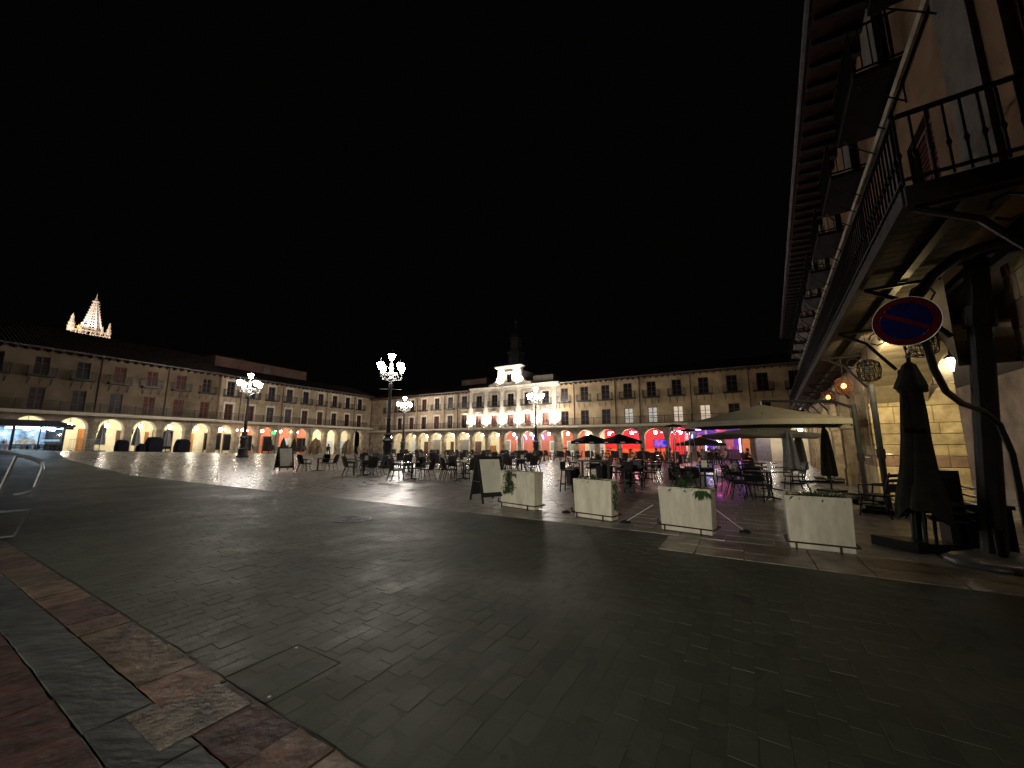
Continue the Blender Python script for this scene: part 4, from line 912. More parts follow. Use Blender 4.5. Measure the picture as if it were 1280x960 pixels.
def strap(label, a, b_):
    t = thing('tie_down_strap', label, 'strap', (0, 0, 0), group='weighted straps at the planters'); MB().tube([a, b_], .006, 4).build('cord', whitep, t)
    MB().lathe([(.015, 0), (.075, .005), (.06, .04), (.02, .06)], 10, (b_[0], b_[1], 0.012), 1.5, 1).build('foot_weight', plasd, t)
strap('strap running down from the first planter to its foot weight', (.56, 9.9, .62), (1.28, 9.45, .04))
strap('strap running left from the third planter to its foot weight', (2.74, 7.75, .45), (2.33, 8.25, .04))
strap('strap running right from the third planter to its foot weight', (3.62, 7.25, .5), (4.25, 7.35, .04))
# ---------------------------------------------------------------- menu boards
def aboard(label, a, c, H_, k=1, face=0):
    cx_, cy_ = (a[0] + c[0]) / 2, (a[1] + c[1]) / 2; t = thing('menu_board', label, 'A-board', (cx_, cy_, ground_z(cx_, cy_)), face, 'standing menu boards')
    w2 = .36 * k; d = .42 * k
    for sy, nm in ((-1, 'front_panel'), (1, 'rear_panel')):
        b = MB(); ang = math.atan2(d, H_ - .12) * sy; M = Matrix.Rotation(ang, 3, 'X')
        def bx(x0, x1, y0, y1, z0, z1):
            vs = [M @ Vector((x, y, z)) + Vector((0, 0, H_)) for z in (z0, z1) for x, y in ((x0, y0), (x1, y0), (x1, y1), (x0, y1))]; b.add(vs, [(0, 3, 2, 1), (4, 5, 6, 7), (0, 1, 5, 4), (1, 2, 6, 5), (2, 3, 7, 6), (3, 0, 4, 7)])
        L_ = math.hypot(d, H_ - .12); yo = -.02 if sy < 0 else 0
        bx(-w2, -w2 + .05, yo, yo + .03, -L_, 0); bx(w2 - .05, w2, yo, yo + .03, -L_, 0); bx(-w2 + .05, w2 - .05, yo, yo + .03, -.06, 0); bx(-w2 + .05, w2 - .05, yo, yo + .03, -L_ + .16, -L_ + .24); bx(-w2 + .05, w2 - .05, yo + .01, yo + .02, -L_ + .24, -.06)
        o = b.build(nm, chalk, t)
        if sy < 0:
            b = MB(); bx(-w2 + .07, w2 - .07, yo - .004, yo + .002, -L_ + .27, -.08); s_ = b.build('menu_sheet', paper, o)
            b = MB()
            for r_ in range(5): bx(.02 + .01 * r_, .16 - .012 * r_, yo - .007, yo - .005, -.16 - .03 * r_, -.15 - .03 * r_)
            b.build('drawing', inkm, s_)
    b = MB().tube([(-w2 + .02, -d * .5, H_ * .5), (-w2 + .02, d * .5, H_ * .5)], .006, 4); b.build('stay', steel, t)
    return t
aboard('near black-framed menu board with a cream sheet beside the first planter', (-.93, 10.77), (-.34, 10.5), 1.28, 1, R(28))
aboard('distant black-framed menu board with a pale sheet beside cafe tables', (-13.8, 22.8), (-13.0, 23.4), 1.45, 1.1, R(48))
# ---------------------------------------------------------------- black pots with tall plants
def pot(label, x, y, sz, hh, ph, spiky):
    t = thing('potted_plant', label, 'potted plant', (x, y, 0), R(20), 'tall black pots'); k = sz / 2
    b = MB(); b.add([(-k * .8, -k * .8, 0), (k * .8, -k * .8, 0), (k * .8, k * .8, 0), (-k * .8, k * .8, 0), (-k, -k, hh), (k, -k, hh), (k, k, hh), (-k, k, hh)], [(0, 3, 2, 1), (4, 5, 6, 7), (0, 1, 5, 4), (1, 2, 6, 5), (2, 3, 7, 6), (3, 0, 4, 7)]); b.build('pot', plasd, t)
    b = MB(); bl_ = MB()
    for s in range(5 if spiky else 9):
        a = random.uniform(0, 6.28); r_ = .22; tip = (r_ * math.cos(a) * 1.3, r_ * math.sin(a) * 1.3, hh + ph * random.uniform(.5, 1)); b.tube([(0, 0, hh), ((tip[0]) * .5, tip[1] * .5, hh + .5 * (tip[2] - hh)), tip], [.015, .012, .008], 4)
        for f in ([1.0] if spiky else [.3, .5, .7, .85, 1]):
            p = (tip[0] * f, tip[1] * f, hh + (tip[2] - hh) * f); tuft(bl_, p, 26 if spiky else 14, .2 if spiky else .14, .022, 1, 1.1)
    tuft(bl_, (0, 0, hh), 60, .22, .025, 1, .9, (k * .6, k * .6)); b.build('stem', woodd, t); bl_.build('foliage', leafd, t)
pot('black pot with a spiky plant, leftmost of the three', 2.55, 16.6, .45, .62, .85, True)
pot('black pot with a bushy plant, middle of the three', 3.75, 16.0, .5, .72, .75, False)
pot('black pot with a sparse branching plant, rightmost of the three', 5.55, 18.9, .45, .62, .8, True)
# ---------------------------------------------------------------- patio heaters
def heater(label, x, y, H_):
    t = thing('patio_heater', label, 'patio heater', (x, y, 0), R(20), 'pyramid patio heaters'); k = .24; k2 = .12
    MB().box(-k, k, -k, k, 0, .55).build('base_cabinet', plasd, t)
    b = MB()
    for sx in (-1, 1):
        for sy in (-1, 1): b.tube([(sx * k, sy * k, .55), (sx * k2, sy * k2, H_ - .22)], .016, 5)
    b.build('frame', steel, t); MB().tube([(0, 0, .55), (0, 0, H_ - .2)], .055, 10).build('glass_tube', GLASS, t)
    MB().lathe([(.40, H_ - .12), (.42, H_ - .10), (.30, H_ - .04), (.05, H_)], 4, rot=R(45)).build('reflector_hood', plasd, t); MB().lathe([(.15, H_ - .22), (.15, H_ - .121)], 8).build('burner', steel, t)
heater('taller looking patio heater with pyramid frame, left of the pair', 7.55, 18.1, 2.55)
heater('patio heater with pyramid frame, right of the pair', 8.75, 19.2, 2.38)
# ---------------------------------------------------------------- parasols
def black_parasol(label, x, y, H_, r, m=blackc, logos=True):
    t = thing('parasol', label, 'parasol', (x, y, 0), R(15), 'open round parasols by the far arcade'); b = MB(); n = 8
    vs = [(0, 0, H_)] + [(r * math.cos(2 * math.pi * k / n), r * math.sin(2 * math.pi * k / n), H_ - .5) for k in range(n)] + [(r * math.cos(2 * math.pi * k / n), r * math.sin(2 * math.pi * k / n), H_ - .68) for k in range(n)]
    b.add(vs, [(0, 1 + k, 1 + (k + 1) % n) for k in range(n)] + [(1 + k, 1 + n + k, 1 + n + (k + 1) % n, 1 + (k + 1) % n) for k in range(n)]); b.add([(v[0] * .99, v[1] * .99, v[2] - .012) for v in vs], [(0, 1 + (k + 1) % n, 1 + k) for k in range(n)])
    b.build('canopy', m, t); MB().tube([(0, 0, 0), (0, 0, H_ + .08)], .03, 8).build('pole', steel if logos else iron, t); MB().box(-.3, .3, -.3, .3, 0, .08).build('base', plasd, t)
    if logos:
        for k in (4, 5, 6):
            a0 = 2 * math.pi * (k + .5) / n; rr = r * math.cos(math.pi / n) + .012; b = MB(); d = (-math.sin(a0), math.cos(a0)); c_ = (rr * math.cos(a0), rr * math.sin(a0))
            b.add([(c_[0] - d[0] * .14, c_[1] - d[1] * .14, H_ - .62), (c_[0] + d[0] * .14, c_[1] + d[1] * .14, H_ - .62), (c_[0] + d[0] * .14, c_[1] + d[1] * .14, H_ - .56), (c_[0] - d[0] * .14, c_[1] - d[1] * .14, H_ - .56)], [(0, 1, 2, 3)]); b.build('printed_strip', mat('pale_print', (.5, .5, .5), .7), t)
black_parasol('open black parasol, left one of the overlapping pair', 5.5, 27.4, 2.35, 1.45)
black_parasol('open black parasol, right one of the overlapping pair', 7.35, 26.6, 2.35, 1.5)
black_parasol('open dark brown parasol before the violet lit arch', 14.6, 30.2, 2.2, 1.75, canvasd, False)
def folded(label, x, y, z, H_, m, r=.22, base=.5, grp='folded parasols'):
    t = thing('folded_parasol', label, 'parasol', (x, y, z), random.uniform(0, 3), grp)
    b = MB(); n = 14; prof = [(.03, H_), (.10, H_ - .12), (r * .75, H_ * .72), (r, H_ * .45), (r * 1.15, base)]
    vs = []
    for r_, z_ in prof:
        for k in range(n): q = r_ * (1 if k % 2 else .68); vs.append((q * math.cos(2 * math.pi * k / n), q * math.sin(2 * math.pi * k / n), z_ + (.05 if (k % 2 and z_ == base) else 0)))
    b.add(vs, [(i * n + k, i * n + (k + 1) % n, (i + 1) * n + (k + 1) % n, (i + 1) * n + k) for i in range(len(prof) - 1) for k in range(n)] + [tuple(range(n))]); b.build('canopy', m, t)
    MB().tube([(0, 0, 0), (0, 0, H_ + .06)], .03, 6).build('pole', iron, t); MB().box(-.3, .3, -.3, .3, 0, .07).build('base', plasd, t); return t
for i, (t_, m, ww) in enumerate(((15.8, canvasg, 'below the second visible arch'), (18.2, canvasg, 'below the third visible arch'), (20.55, canvasg, 'below the fourth visible arch'))):
    x, y, z = WL(t_, 47.0); folded(f'folded grey parasol {ww} of the left arcade', x, y, z, 2.35, m, .3, .55)
for i, (t_, p_, l) in enumerate(((35.7, 45, 'folded brown parasol right of the green sign'), (40.3, 44.2, 'folded brown parasol nearer the plaza corner'))):
    x, y, z = WL(t_, p_); folded(l, x, y, z, 2.15, canvasb, .75, .1)
for i, (t_, l) in enumerate(((29.9, 'leftmost dark folded parasol before the left arcade terrace'), (31.6, 'second dark folded parasol before the left arcade terrace'), (33.0, 'third dark folded parasol before the left arcade terrace'), (27.2, 'dark folded parasol right of the left lamp post'))):
    x, y, z = WL(t_, 45.5); folded(l, x, y, z, 1.9, canvasd, .34, .3)
# covered stacks of furniture, barrier, kerb planters by the left arcade
def covered(label, t_, w_, H_, p_=46.8):
    x, y, z = WL(t_, p_); o = thing('covered_stack', label, 'covered furniture', (x, y, z), R(90) - AL, 'covered stacks by the left arcade')
    b = MB(); n = 14; vs = []
    for r_, zz in ((1.0, 0), (1.03, H_ * .4), (.95, H_ * .8), (.75, H_), (.02, H_ + .04)):
        for k in range(n): a = 2 * math.pi * k / n; q = r_ * (1 + .06 * math.sin(5 * a + zz * 3)); c_, s_ = math.cos(a), math.sin(a); sq = max(abs(c_), abs(s_)); vs.append((q * c_ / sq ** .6 * w_ / 2, q * s_ / sq ** .6 * .4, zz + (.05 * math.sin(3 * a) if zz > H_ * .5 else 0)))
    b.add(vs, [(i * n + k, i * n + (k + 1) % n, (i + 1) * n + (k + 1) % n, (i + 1) * n + k) for i in range(4) for k in range(n)]); b.build('cover', blackc, o); MB().box(-w_ / 2 * .8, w_ / 2 * .8, -.3, .3, .02, H_ * .7).build('stack', plasd, o)
covered('low black covered stack beside the second arch', 17.2, .9, 1.0); covered('tall wide black covered stack beside the third arch', 19.5, 1.4, 1.35); covered('black covered stack beside the fourth arch', 21.8, 1.3, 1.25)
covered('small grey stack between parasol and tall stack', 18.55, .6, .7)
x, y, z = WL(14.3, 45.2); bar = thing('crowd_barrier', 'low tubular metal barrier beside the glass kiosk', 'barrier', (x, y, z), R(90) - AL)
b = MB().tube([(-.9, 0, .1), (-.9, 0, .95), (.9, 0, .95), (.9, 0, .1)], .02, 6)
for k in range(11): b.tube([(-.8 + .16 * k, 0, .2), (-.8 + .16 * k, 0, .95)], .009, 4)
b.tube([(-.9, 0, .2), (.9, 0, .2)], .015, 5); b.box(-.75, -.7, -.25, .25, 0, .1); b.box(.7, .75, -.25, .25, 0, .1); b.build('barrier_frame', galv, bar)
# green neon cross-like sign and warm shop lights
x, y, z = WL(31.2, 47.0); sgn = thing('green_sign', 'small glowing green sign on the left arcade', 'sign', (x, y, 3.05), R(90) - AL)
MB().box(-.32, .32, -.06, .06, -.22, .22).build('light_box', iron, sgn); MB().box(-.28, .28, -.068, -.061, -.18, .18).build('face', lamp_mat('green_sign_light', (.12, .9, .25), 1.8), sgn)
wl_ = lamp_mat('shop_warm_light', (1, .60, .36), 22)
for i, t_ in enumerate((26.3, 27.6, 28.8, 30.4, 32.2, 34.3)):
    x, y, z = WL(t_, 48.1); l_ = thing('wall_light', f'{ORD[i]} orange-glowing wall light along the salmon shop fronts', 'wall light', (x, y, 3.3), R(90) - AL, 'orange wall lights of the left shops')
    MB().lathe([(.04, -.12), (.09, -.05), (.09, .05), (.03, .1)], 8).build('bulb', wl_, l_); MB().box(-.03, .03, 0, .39, .1, .13).build('bracket', iron, l_)
# party lights by the violet arch
neon_v = lamp_mat('violet_neon', (.42, .12, 1), 45); neon_p = lamp_mat('pink_neon', (1, .08, .40), 75); neon_b = lamp_mat('blue_neon2', (.08, .16, 1), 45); strw = lamp_mat('string_bulb', (1, .80, .58), 110)
def neon(label, pts, m):
    t = thing('neon_tube', label, 'neon light', (0, 0, 0), group='neon tubes in the bar arches'); MB().tube([WF(*p) for p in pts], .035, 6).build('tube', m, t)
neon('violet neon tube over the violet arch', [(-4.0, 43.4, 3.1), (-2.2, 43.4, 3.1)], neon_v)
neon('pink neon tube above the brown parasol', [(-2.6, 43.3, 3.25), (-1.6, 43.3, 3.25)], neon_p)
neon('blue neon tube low between the bar pillars', [(-3.3, 45.4, 1.0), (-3.3, 45.4, 2.6)], neon_b)
neon('violet neon tube upright beside the amber wall', [(-.2, 45.4, .8), (-.2, 45.4, 2.8)], neon_v)
neon('pink neon tube inside the third red arch', [(-7.9, 46.6, 3.0), (-6.6, 46.6, 3.0)], neon_p)
neon('blue neon tube at the left bar pillar', [(-4.35, 43.5, 2.3), (-4.35, 43.5, 2.6)], neon_b)
neon('pink neon tube inside the first red arch', [(-13.9, 46.6, 3.1), (-12.4, 46.6, 3.1)], neon_p)
neon('pink neon tube inside the second red arch', [(-11.3, 46.6, 3.1), (-9.9, 46.6, 3.1)], neon_p)
neon('pink neon tube inside the arch behind the heaters', [(-6.2, 46.6, 3.1), (-4.8, 46.6, 3.1)], neon_p)
slt = thing('string_lights', 'string of warm bulbs glowing under the brown parasol', 'string lights')
b = MB()
for k in range(16): u_ = -4.1 + k * .17; b.lathe([(.03, -.05), (.055, 0), (.03, .05)], 6, WF(u_, 36.5, 1.75 - .12 * math.sin(k * .8)))
b.build('bulbs', strw, slt); MB().tube([WF(-4.1 + k * .17, 36.5, 1.81 - .12 * math.sin(k * .8)) for k in range(16)], .01, 4).build('cable', iron, slt)
tvp = WF(-6.98, 40.6, 0); tv = thing('television', 'glowing blue television screen between the red arches', 'television', (tvp[0], tvp[1], 1.75), -AF)
MB().box(-.62, .62, 0, .08, -.38, .38).build('casing', plasd, tv); scm = lamp_mat('video_screen', (.02, .08, .9), .85); sn = scm.node_tree; no_ = sn.nodes.new('ShaderNodeTexNoise'); no_.inputs['Scale'].default_value = 2.6; no_.inputs['Detail'].default_value = 3
rp = sn.nodes.new('ShaderNodeValToRGB'); rp.color_ramp.elements[0].position = .38; rp.color_ramp.elements[0].color = (.01, .04, .7, 1); rp.color_ramp.elements[1].position = .62; rp.color_ramp.elements[1].color = (.65, .15, .75, 1)
el = rp.color_ramp.elements.new(.5); el.color = (.04, .10, 1, 1); ge = sn.nodes.new('ShaderNodeNewGeometry'); sn.links.new(ge.outputs['Position'], no_.inputs[0]); sn.links.new(no_.outputs[0], rp.inputs[0]); sn.links.new(rp.outputs[0], [n for n in sn.nodes if n.type == 'EMISSION'][0].inputs[0])
MB().box(-.58, .58, -.006, -.001, -.34, .34).build('screen', scm, tv)
MB().tube([(0, .1, -.3), (0, .1, -1.75)], .04, 6).build('stand', plasd, tv)
# ---------------------------------------------------------------- people (seated at the far tables)
def person(label, x, y, z, rz, up=clothd, lo=clothb, lean=0, standing=False):
    t = thing('person', label, 'person', (x, y, z), rz, 'people seated at the bar tables')
    V = []; E_ = []; Rr = []
    def v(p, r_, par=None):
        V.append(p); Rr.append(r_)
        if par is not None: E_.append((par, len(V) - 1))
        return len(V) - 1
    hz = .52
    pel = v((0, .05, hz), .15); bel = v((0, .06, hz + .17), .135, pel); chs = v((0, .03 - lean, hz + .36), .155, bel); nk = v((0, .02 - lean * 1.3, hz + .53), .055, chs); hd = v((0, -.01 - lean * 1.5, hz + .63), .085, nk); top = v((0, 0 - lean * 1.5, hz + .74), .085, hd)
    v((0, -.115 - lean * 1.5, hz + .655), .018, hd)
    for sx in (-1, 1):
        sh = v((sx * .17, .02 - lean, hz + .45), .06, chs); el = v((sx * .24, -.02 - lean, hz + .19), .045, sh); wr = v((sx * .15, -.26 - lean, hz + .24), .03, el); pa = v((sx * .13, -.34 - lean, hz + .25), .032, wr)
        for k in range(4): f1 = v((sx * (.10 + .02 * k), -.39 - lean, hz + .25), .009, pa); v((sx * (.10 + .02 * k), -.425 - lean + .006 * abs(k - 1), hz + .235), .008, f1)
        v((sx * .085, -.36 - lean, hz + .265), .01, pa)
        hp = v((sx * .09, -.05, hz - .01), .09, pel); kn = v((sx * .12, -.42, hz + .0), .062, hp); an = v((sx * .12, -.40, .09), .04, kn); v((sx * .12, -.53, .04), .038, an)
    me = bpy.data.meshes.new('body'); me.from_pydata(V, E_, []); o = bpy.data.objects.new('body', me); C.objects.link(o)
    sk = o.modifiers.new('s', 'SKIN'); ss = o.modifiers.new('u', 'SUBSURF'); ss.levels = 1
    for i, sv in enumerate(me.skin_vertices[0].data): sv.radius = (Rr[i], Rr[i] * (.8 if i in (1, 2) else 1)); sv.use_root = (i == 0)
    dg = bpy.context.evaluated_depsgraph_get(); m2 = bpy.data.meshes.new_from_object(o.evaluated_get(dg)); bpy.data.objects.remove(o)
    m2.materials.clear()
    for m in (up, lo, skinm): m2.materials.append(m)
    for p in m2.polygons:
        c_ = p.center; p.use_smooth = True
        p.material_index = 2 if (c_.z > hz + .50 or (c_.y < -.29 - lean and c_.z > hz + .12)) else (1 if c_.z < hz + .06 else 0)
    b_ = put(m2, 'body', t)
    MB().lathe([(.10, .58), (.115, .68), (.10, .77), (.05, .82), (.01, .83)], 12, (0, .02 - lean * 1.5, hz - .0), 1, 1.05).build('hair', hairm, t, smooth=True)
    return t
ppl = [(-7.75, 36.3, 20, 'person in dark clothes leaning over a table before the second red arch, arms forward'), (-6.6, 36.4, 200, 'person in dark clothes seated before the second red arch, facing away to the right'), (-5.6, 36.2, 80, 'person seated below the blue television side of the red arches'),
       (-2.6, 38.2, 150, 'person in dark clothes seated under the string lights'), (-1.2, 37.4, 250, 'person in dark clothes seated before the violet arch'), (.2, 37.8, 100, 'person in dark clothes seated beside the amber wall'), (-1.9, 36.2, 10, 'person seated at the near side of the violet arch tables')]
for i, (u_, n_, a, l) in enumerate(ppl):
    x, y, z = WF(u_, n_); person(l, x, y, 0, R(a), [clothd, clothb][i % 2], clothd, .06 * (i % 3))
    tag(put(sc, 'terrace_chair', None, (x, y + 0, 0), R(a)), f'dark chair in the bar terrace under a seated person, {ORD[i]} from the left', 'chair', 'distant cafe chairs')
x, y, z = WL(36.9, 44.0); person('person in a dark jacket seated before the brown folded parasol', x, y, z, R(200), clothd, clothd, .05); tag(put(sc, 'terrace_chair', None, (x, y, z), R(200)), 'dark chair under the person by the brown folded parasol', 'chair', 'distant cafe chairs')
x, y, z = WL(27.0, 45.6); person('person in dark clothes seated right of the left lamp post', x, y, z, R(250), clothd, clothd, .05); tag(put(sc, 'terrace_chair', None, (x, y, z), R(250)), 'dark chair under the person right of the left lamp post', 'chair', 'distant cafe chairs')
for i, (t_, p_) in enumerate(((28.5, 44.6), (30.5, 44.6), (32.4, 44.4), (34.3, 44.0), (38.6, 43.2), (41.6, 42.4), (43.6, 41.4))):
    x, y, z = WL(t_, p_); tag(put(st, 'cafe_table', None, (x, y, z)), f'{ORD[i]} small dark table of the left terrace, counting toward the corner', 'table', 'distant cafe tables')
    for k, a in enumerate((0, 180)): aa = R(a + random.uniform(-20, 20)); tag(put(sc, 'terrace_chair', None, (x + .65 * math.cos(aa), y + .65 * math.sin(aa), z), aa - R(90)), f'dark chair {["right", "left"][k]} of the {ORD[i]} small table on the left terrace', 'chair', 'distant cafe chairs')
for i, (x, y, l) in enumerate(((-4.6, 18.4, 'closest to the open setts'), (-2.2, 18.5, 'just left of the near menu board'), (-7.8, 21.0, 'in front of the nearest lamp post'), (-7.0, 26.3, 'right of the nearest lamp post'), (-4.5, 25.3, 'in the second row'), (.6, 22.9, 'right behind the near menu board'), (6.9, 14.1, 'behind the third white planter'), (4.9, 16.3, 'between pots and heaters'), (-.6, 26.3, 'behind the board, second row'))):
    t = thing('menu_holder', f'small pale menu card standing on the table {l}', 'menu card', (x, y, .8 if i < 6 or i == 8 else .82), random.uniform(-.6, .6), 'menu cards on tables')
    b = MB(); b.add([(-.09, -.04, 0), (.09, -.04, 0), (.09, 0, .22), (-.09, 0, .22), (-.09, .04, 0), (.09, .04, 0)], [(0, 1, 2, 3), (3, 2, 5, 4)]); b.build('card', paper, t)
    MB().lathe([(.035, 0), (.045, .05), (.04, .05), (.03, .01)], 10, (.2, .05, 0)).build('ashtray', steel, t)
# ---------------------------------------------------------------- handrail at the left edge
hr = thing('handrail', 'galvanised tubular handrail with a lower loop at the left edge', 'handrail')
def hw(px, d): return px
A_ = Vector((-8.48, 7.05, 0)); B_ = Vector((-9.6, 6.4, 0)); dd = (B_ - A_).normalized(); A_ = A_ + dd * .10
def hp(f, z): p = A_ + dd * f; return (p.x, p.y, z)
MB().tube([hp(1.6, 1.70), hp(.6, 1.54), hp(.0, 1.36), hp(-.11, 1.29), hp(-.14, 1.18), hp(-.09, .86), hp(-.05, .78), hp(.04, .75), hp(.14, .74)], .028, 8).build('top_rail', galv, hr)
MB().tube([hp(.20, 1.42), hp(.46, .02)], .028, 8).build('post', galv, hr)
MB().tube([hp(.42, .46), hp(-.08, .47), hp(.04, .04), hp(.48, .03)], .026, 8).build('lower_loop', galv, hr)
MB().tube([hp(.46, .38), hp(1.6, .42)], .022, 8).build('mid_rail', galv, hr)
# ---------------------------------------------------------------- right-hand building
MR = frame(WR(0, 2.4, 0), (-tr[0], -tr[1]), nr)       # local x = -s, y = q - 2.4
rb = thing('balconied_house', 'tall dark ochre house at the right with long timber balcony and stone piers', 'building'); rb.matrix_world = MR
zf, zu, zt_ = 4.3, 8.0, 10.4
holes = []; svals = [5.15 + 3.1 * k for k in range(-3, 11)]
for s in svals: holes += [(-s - .55, -s + .55, zf + .05, zf + 2.35), (-s - .85 - .5, -s - .85 + .5, zu + .05, zu + 1.9)]
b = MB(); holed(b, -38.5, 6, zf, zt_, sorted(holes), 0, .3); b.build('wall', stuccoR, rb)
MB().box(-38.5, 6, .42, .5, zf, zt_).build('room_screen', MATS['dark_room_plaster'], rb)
w1 = window_mesh(1.1, 2.3, False, frame_m=woodd); w2_ = window_mesh(1.0, 1.85, False, frame_m=woodd)
s1 = shutter_mesh(1.1, 2.3, woodr); p2 = pane_mesh(1.0, 1.85, darkg)
for s in svals:
    o = put(w1, 'balcony_door', rb, (-s, 0, zf + .05)); put(s1, 'shutter', o); o = put(w2_, 'window', rb, (-s - .85, 0, zu + .05)); put(p2, 'pane', o)
bm2 = balcony_mesh(1.9, .66, .9)
for s in svals: put(bm2, 'upper_balcony', rb, (-s - .85, 0, zu))
b = MB()
for i in range(len(svals) - 1): b.box(-svals[i] - 1.75, -svals[i] - .95, -.06, -.002, zf, zt_ - .1)
b.build('pilaster_strip', mat('grey_stone_strip', (.11, .10, .088), .9, scale=3, bump=.4), rb)
MB().box(-38.5, 6, -.10, -.062, zu - .35, zu - .2).build('string_course', mat('dusty_moulding', (.34, .30, .24), .85, scale=3, var=.15), rb)
roof_and_eaves(rb, -38.5, 6, zt_, over=.95, tails=mat('tarred_rafter', (.018, .013, .010), .85, scale=5, var=.2))
# timber balcony
beamm = mat('tarred_beam', (.028, .022, .018), .8, scale=5, var=.2)
MB().box(-36, -5.5, -1.0, -.92, zf - .16, zf + .02).build('fascia_beam', beamm, rb); MB().box(-36, -5.5, -.5, -.4, zf - .14, zf - .04).build('middle_beam', iron, rb)
pk = MB().box(-.095, .095, -.915, -.005, -.035, 0).mesh('plank', plankm)
k = 5.62
while k < 36: put(pk, 'plank', rb, (-k, 0, zf)); k += .205
MB().box(-5.52, -5.44, -.98, -.005, zf - .18, zf + .03).build('end_beam', beamm, rb)
bal_m = MB(); bal_m.lathe([(.012, .05), (.012, .35), (.026, .40), (.012, .45), (.012, .85)], 6); bal_m = bal_m.mesh('baluster', iron)
MB().box(-36, -5.5, -.985, -.945, zf + .88, zf + .92).build('top_rail', iron, rb); MB().box(-36, -5.5, -.98, -.95, zf + .12, zf + .15).build('bottom_rail', iron, rb)
MB().box(-5.52, -5.48, -.944, -.003, zf + .88, zf + .92).build('end_top_rail', iron, rb); MB().box(-5.515, -5.485, -.948, -.003, zf + .12, zf + .15).build('end_bottom_rail', iron, rb)
for i in range(1, 8): put(bal_m, 'baluster', rb, (-5.5, -.965 + .125 * i, zf + .02))
for i in range(100): put(bal_m, 'baluster', rb, (-5.5 - .14 * i, -.965, zf + .02))
b = MB(); k = 5.5 + 14
while k < 36: b.box(-k - .01, -k + .01, -.975, -.955, zf + .02, zf + .88); k += .14
tag(b.build('distant_balusters', iron, rb), kind='stuff')
for s in (5.6, 8.3, 11.4, 14.5, 17.6, 20.7, 23.8, 26.9, 30):
    b = MB().tube([(-s, -.9, zf - .17), (-s, -.45, zf - .45), (-s, -.02, zf - 1.1)], .035, 6); b.tube([(-s, -.9, zf - .17), (-s, -.02, zf - .17)], .028, 6)
    b.tube([(-s, -.25 - .14 * math.cos(q * .8), zf - .38 + .14 * math.sin(q * .8)) for q in range(8)], .016, 5); b.build('balcony_bracket', iron, rb)
# stone piers made of single blocks
def pier(s0, s1, q0, q1, z1, course=.42, name='stone_pier'):
    pr_ = MB().box(-s1 + .02, -s0 - .02, q0 - 2.4 + .02, q1 - 2.4 - .02, 0, z1).build('pier_core', mortar, rb)
    z = 0; row = 0
    while z < z1 - .05:
        h = min(course * random.choice((.7, .9, 1.1, 1.3)), z1 - z)
        L_ = q1 - q0; cuts = [0]; c_ = random.uniform(.4, .8)
        while c_ < L_ - .25: cuts.append(c_); c_ += random.uniform(.5, .9)
        cuts.append(L_); m = ashlarp if row in (2,) or random.random() < .1 else ashlar
        for i in range(len(cuts) - 1):   # face toward the viewer (small s)
            y0, y1 = q0 - 2.4 + cuts[i] + (.006 if i else -.0), q0 - 2.4 + cuts[i + 1] - (.006 if i < len(cuts) - 2 else 0)
            o = MB().box(-s0 - .3, -s0 + random.uniform(0, .012), y0, y1, z + .006, z + h - .006).build('stone_block', m, rb); bv = o.modifiers.new('b', 'BEVEL'); bv.width = .015; bv.segments = 1
        L_ = s1 - s0 - .3; c_ = 0
        while c_ < L_ - .1:              # plaza face, behind the corner block
            w_ = min(random.uniform(.6, 1.0), L_ - c_)
            o = MB().box(-s0 - .3 - c_ - w_ + .006, -s0 - .3 - c_ - .006, q0 - 2.4 - random.uniform(0, .01), q0 - 2.4 + .2, z + .006, z + h - .006).build('stone_block', m if random.random() > .15 else ashlarp, rb); c_ += w_
        z += h; row += 1
pier(14.8, 17.4, 2.4, 4.15, zf - .16)
pier(5.4, 8.3, 2.98, 3.9, zf - .16)
# wall above the street arch and the arch ring
b = MB(); n = 16; sA, sB, zs_, zc_ = 8.3, 14.8, 2.75, 3.95
for i in range(n):
    f0, f1 = i / n, (i + 1) / n
    xa, xb = sA + (sB - sA) * f0, sA + (sB - sA) * f1
    za, zb2 = zs_ + (zc_ - zs_) * math.sin(math.pi * f0) ** .6, zs_ + (zc_ - zs_) * math.sin(math.pi * f1) ** .6
    b.add([(-xa, 0, za), (-xb, 0, zb2), (-xb, 0, zf - .02), (-xa, 0, zf - .02), (-xa, 1.2, za), (-xb, 1.2, zb2), (-xb, 1.2, zf - .02), (-xa, 1.2, zf - .02)], [(0, 1, 2, 3), (7, 6, 5, 4), (0, 4, 5, 1)])
b.build('street_arch', mortar, rb)
MB().box(-38.4, -4, .61, 6, zf - .02, zf - .005).build('passage_ceiling', plankm, rb)
MB().box(-38.4, -3, 5.2, 5.4, 0, zf - .03).build('passage_rear_wall', mat('dim_brown_render', (.10, .07, .05), .9, scale=1, var=.2), rb)
for s in (12.4, 9.4):
    MB().box(-s - .6, -s + .6, 5.1, 5.198, .9, 2.9).build('passage_window_frame', woodd, rb); MB().box(-s - .5, -s + .5, 5.07, 5.098, 1.0, 2.8).build('passage_window_glass', mat('dusty_glass', (.18, .20, .22), .15, scale=4, bump=0), rb)
# further arcade arches
am = arch_bay(3.1, 2.4, 2.4, zf - .16, zb=-.1).mesh('arcade_arch', ashlar)
for k in range(6): put(am, 'arcade_arch', rb, (-18.95 - 3.1 * k, 0, 0))
MB().box(-38.5, -36, 0, .6, -.1, zf - .02).build('end_pier', ashlar, rb)
MB().box(-5.4, 4.0, .56, 1.4, -.1, zf - .02).build('near_wall', mat('near_stone', (.16, .12, .09), .9, scale=2, var=.2, bump=.6, bscale=8), rb)
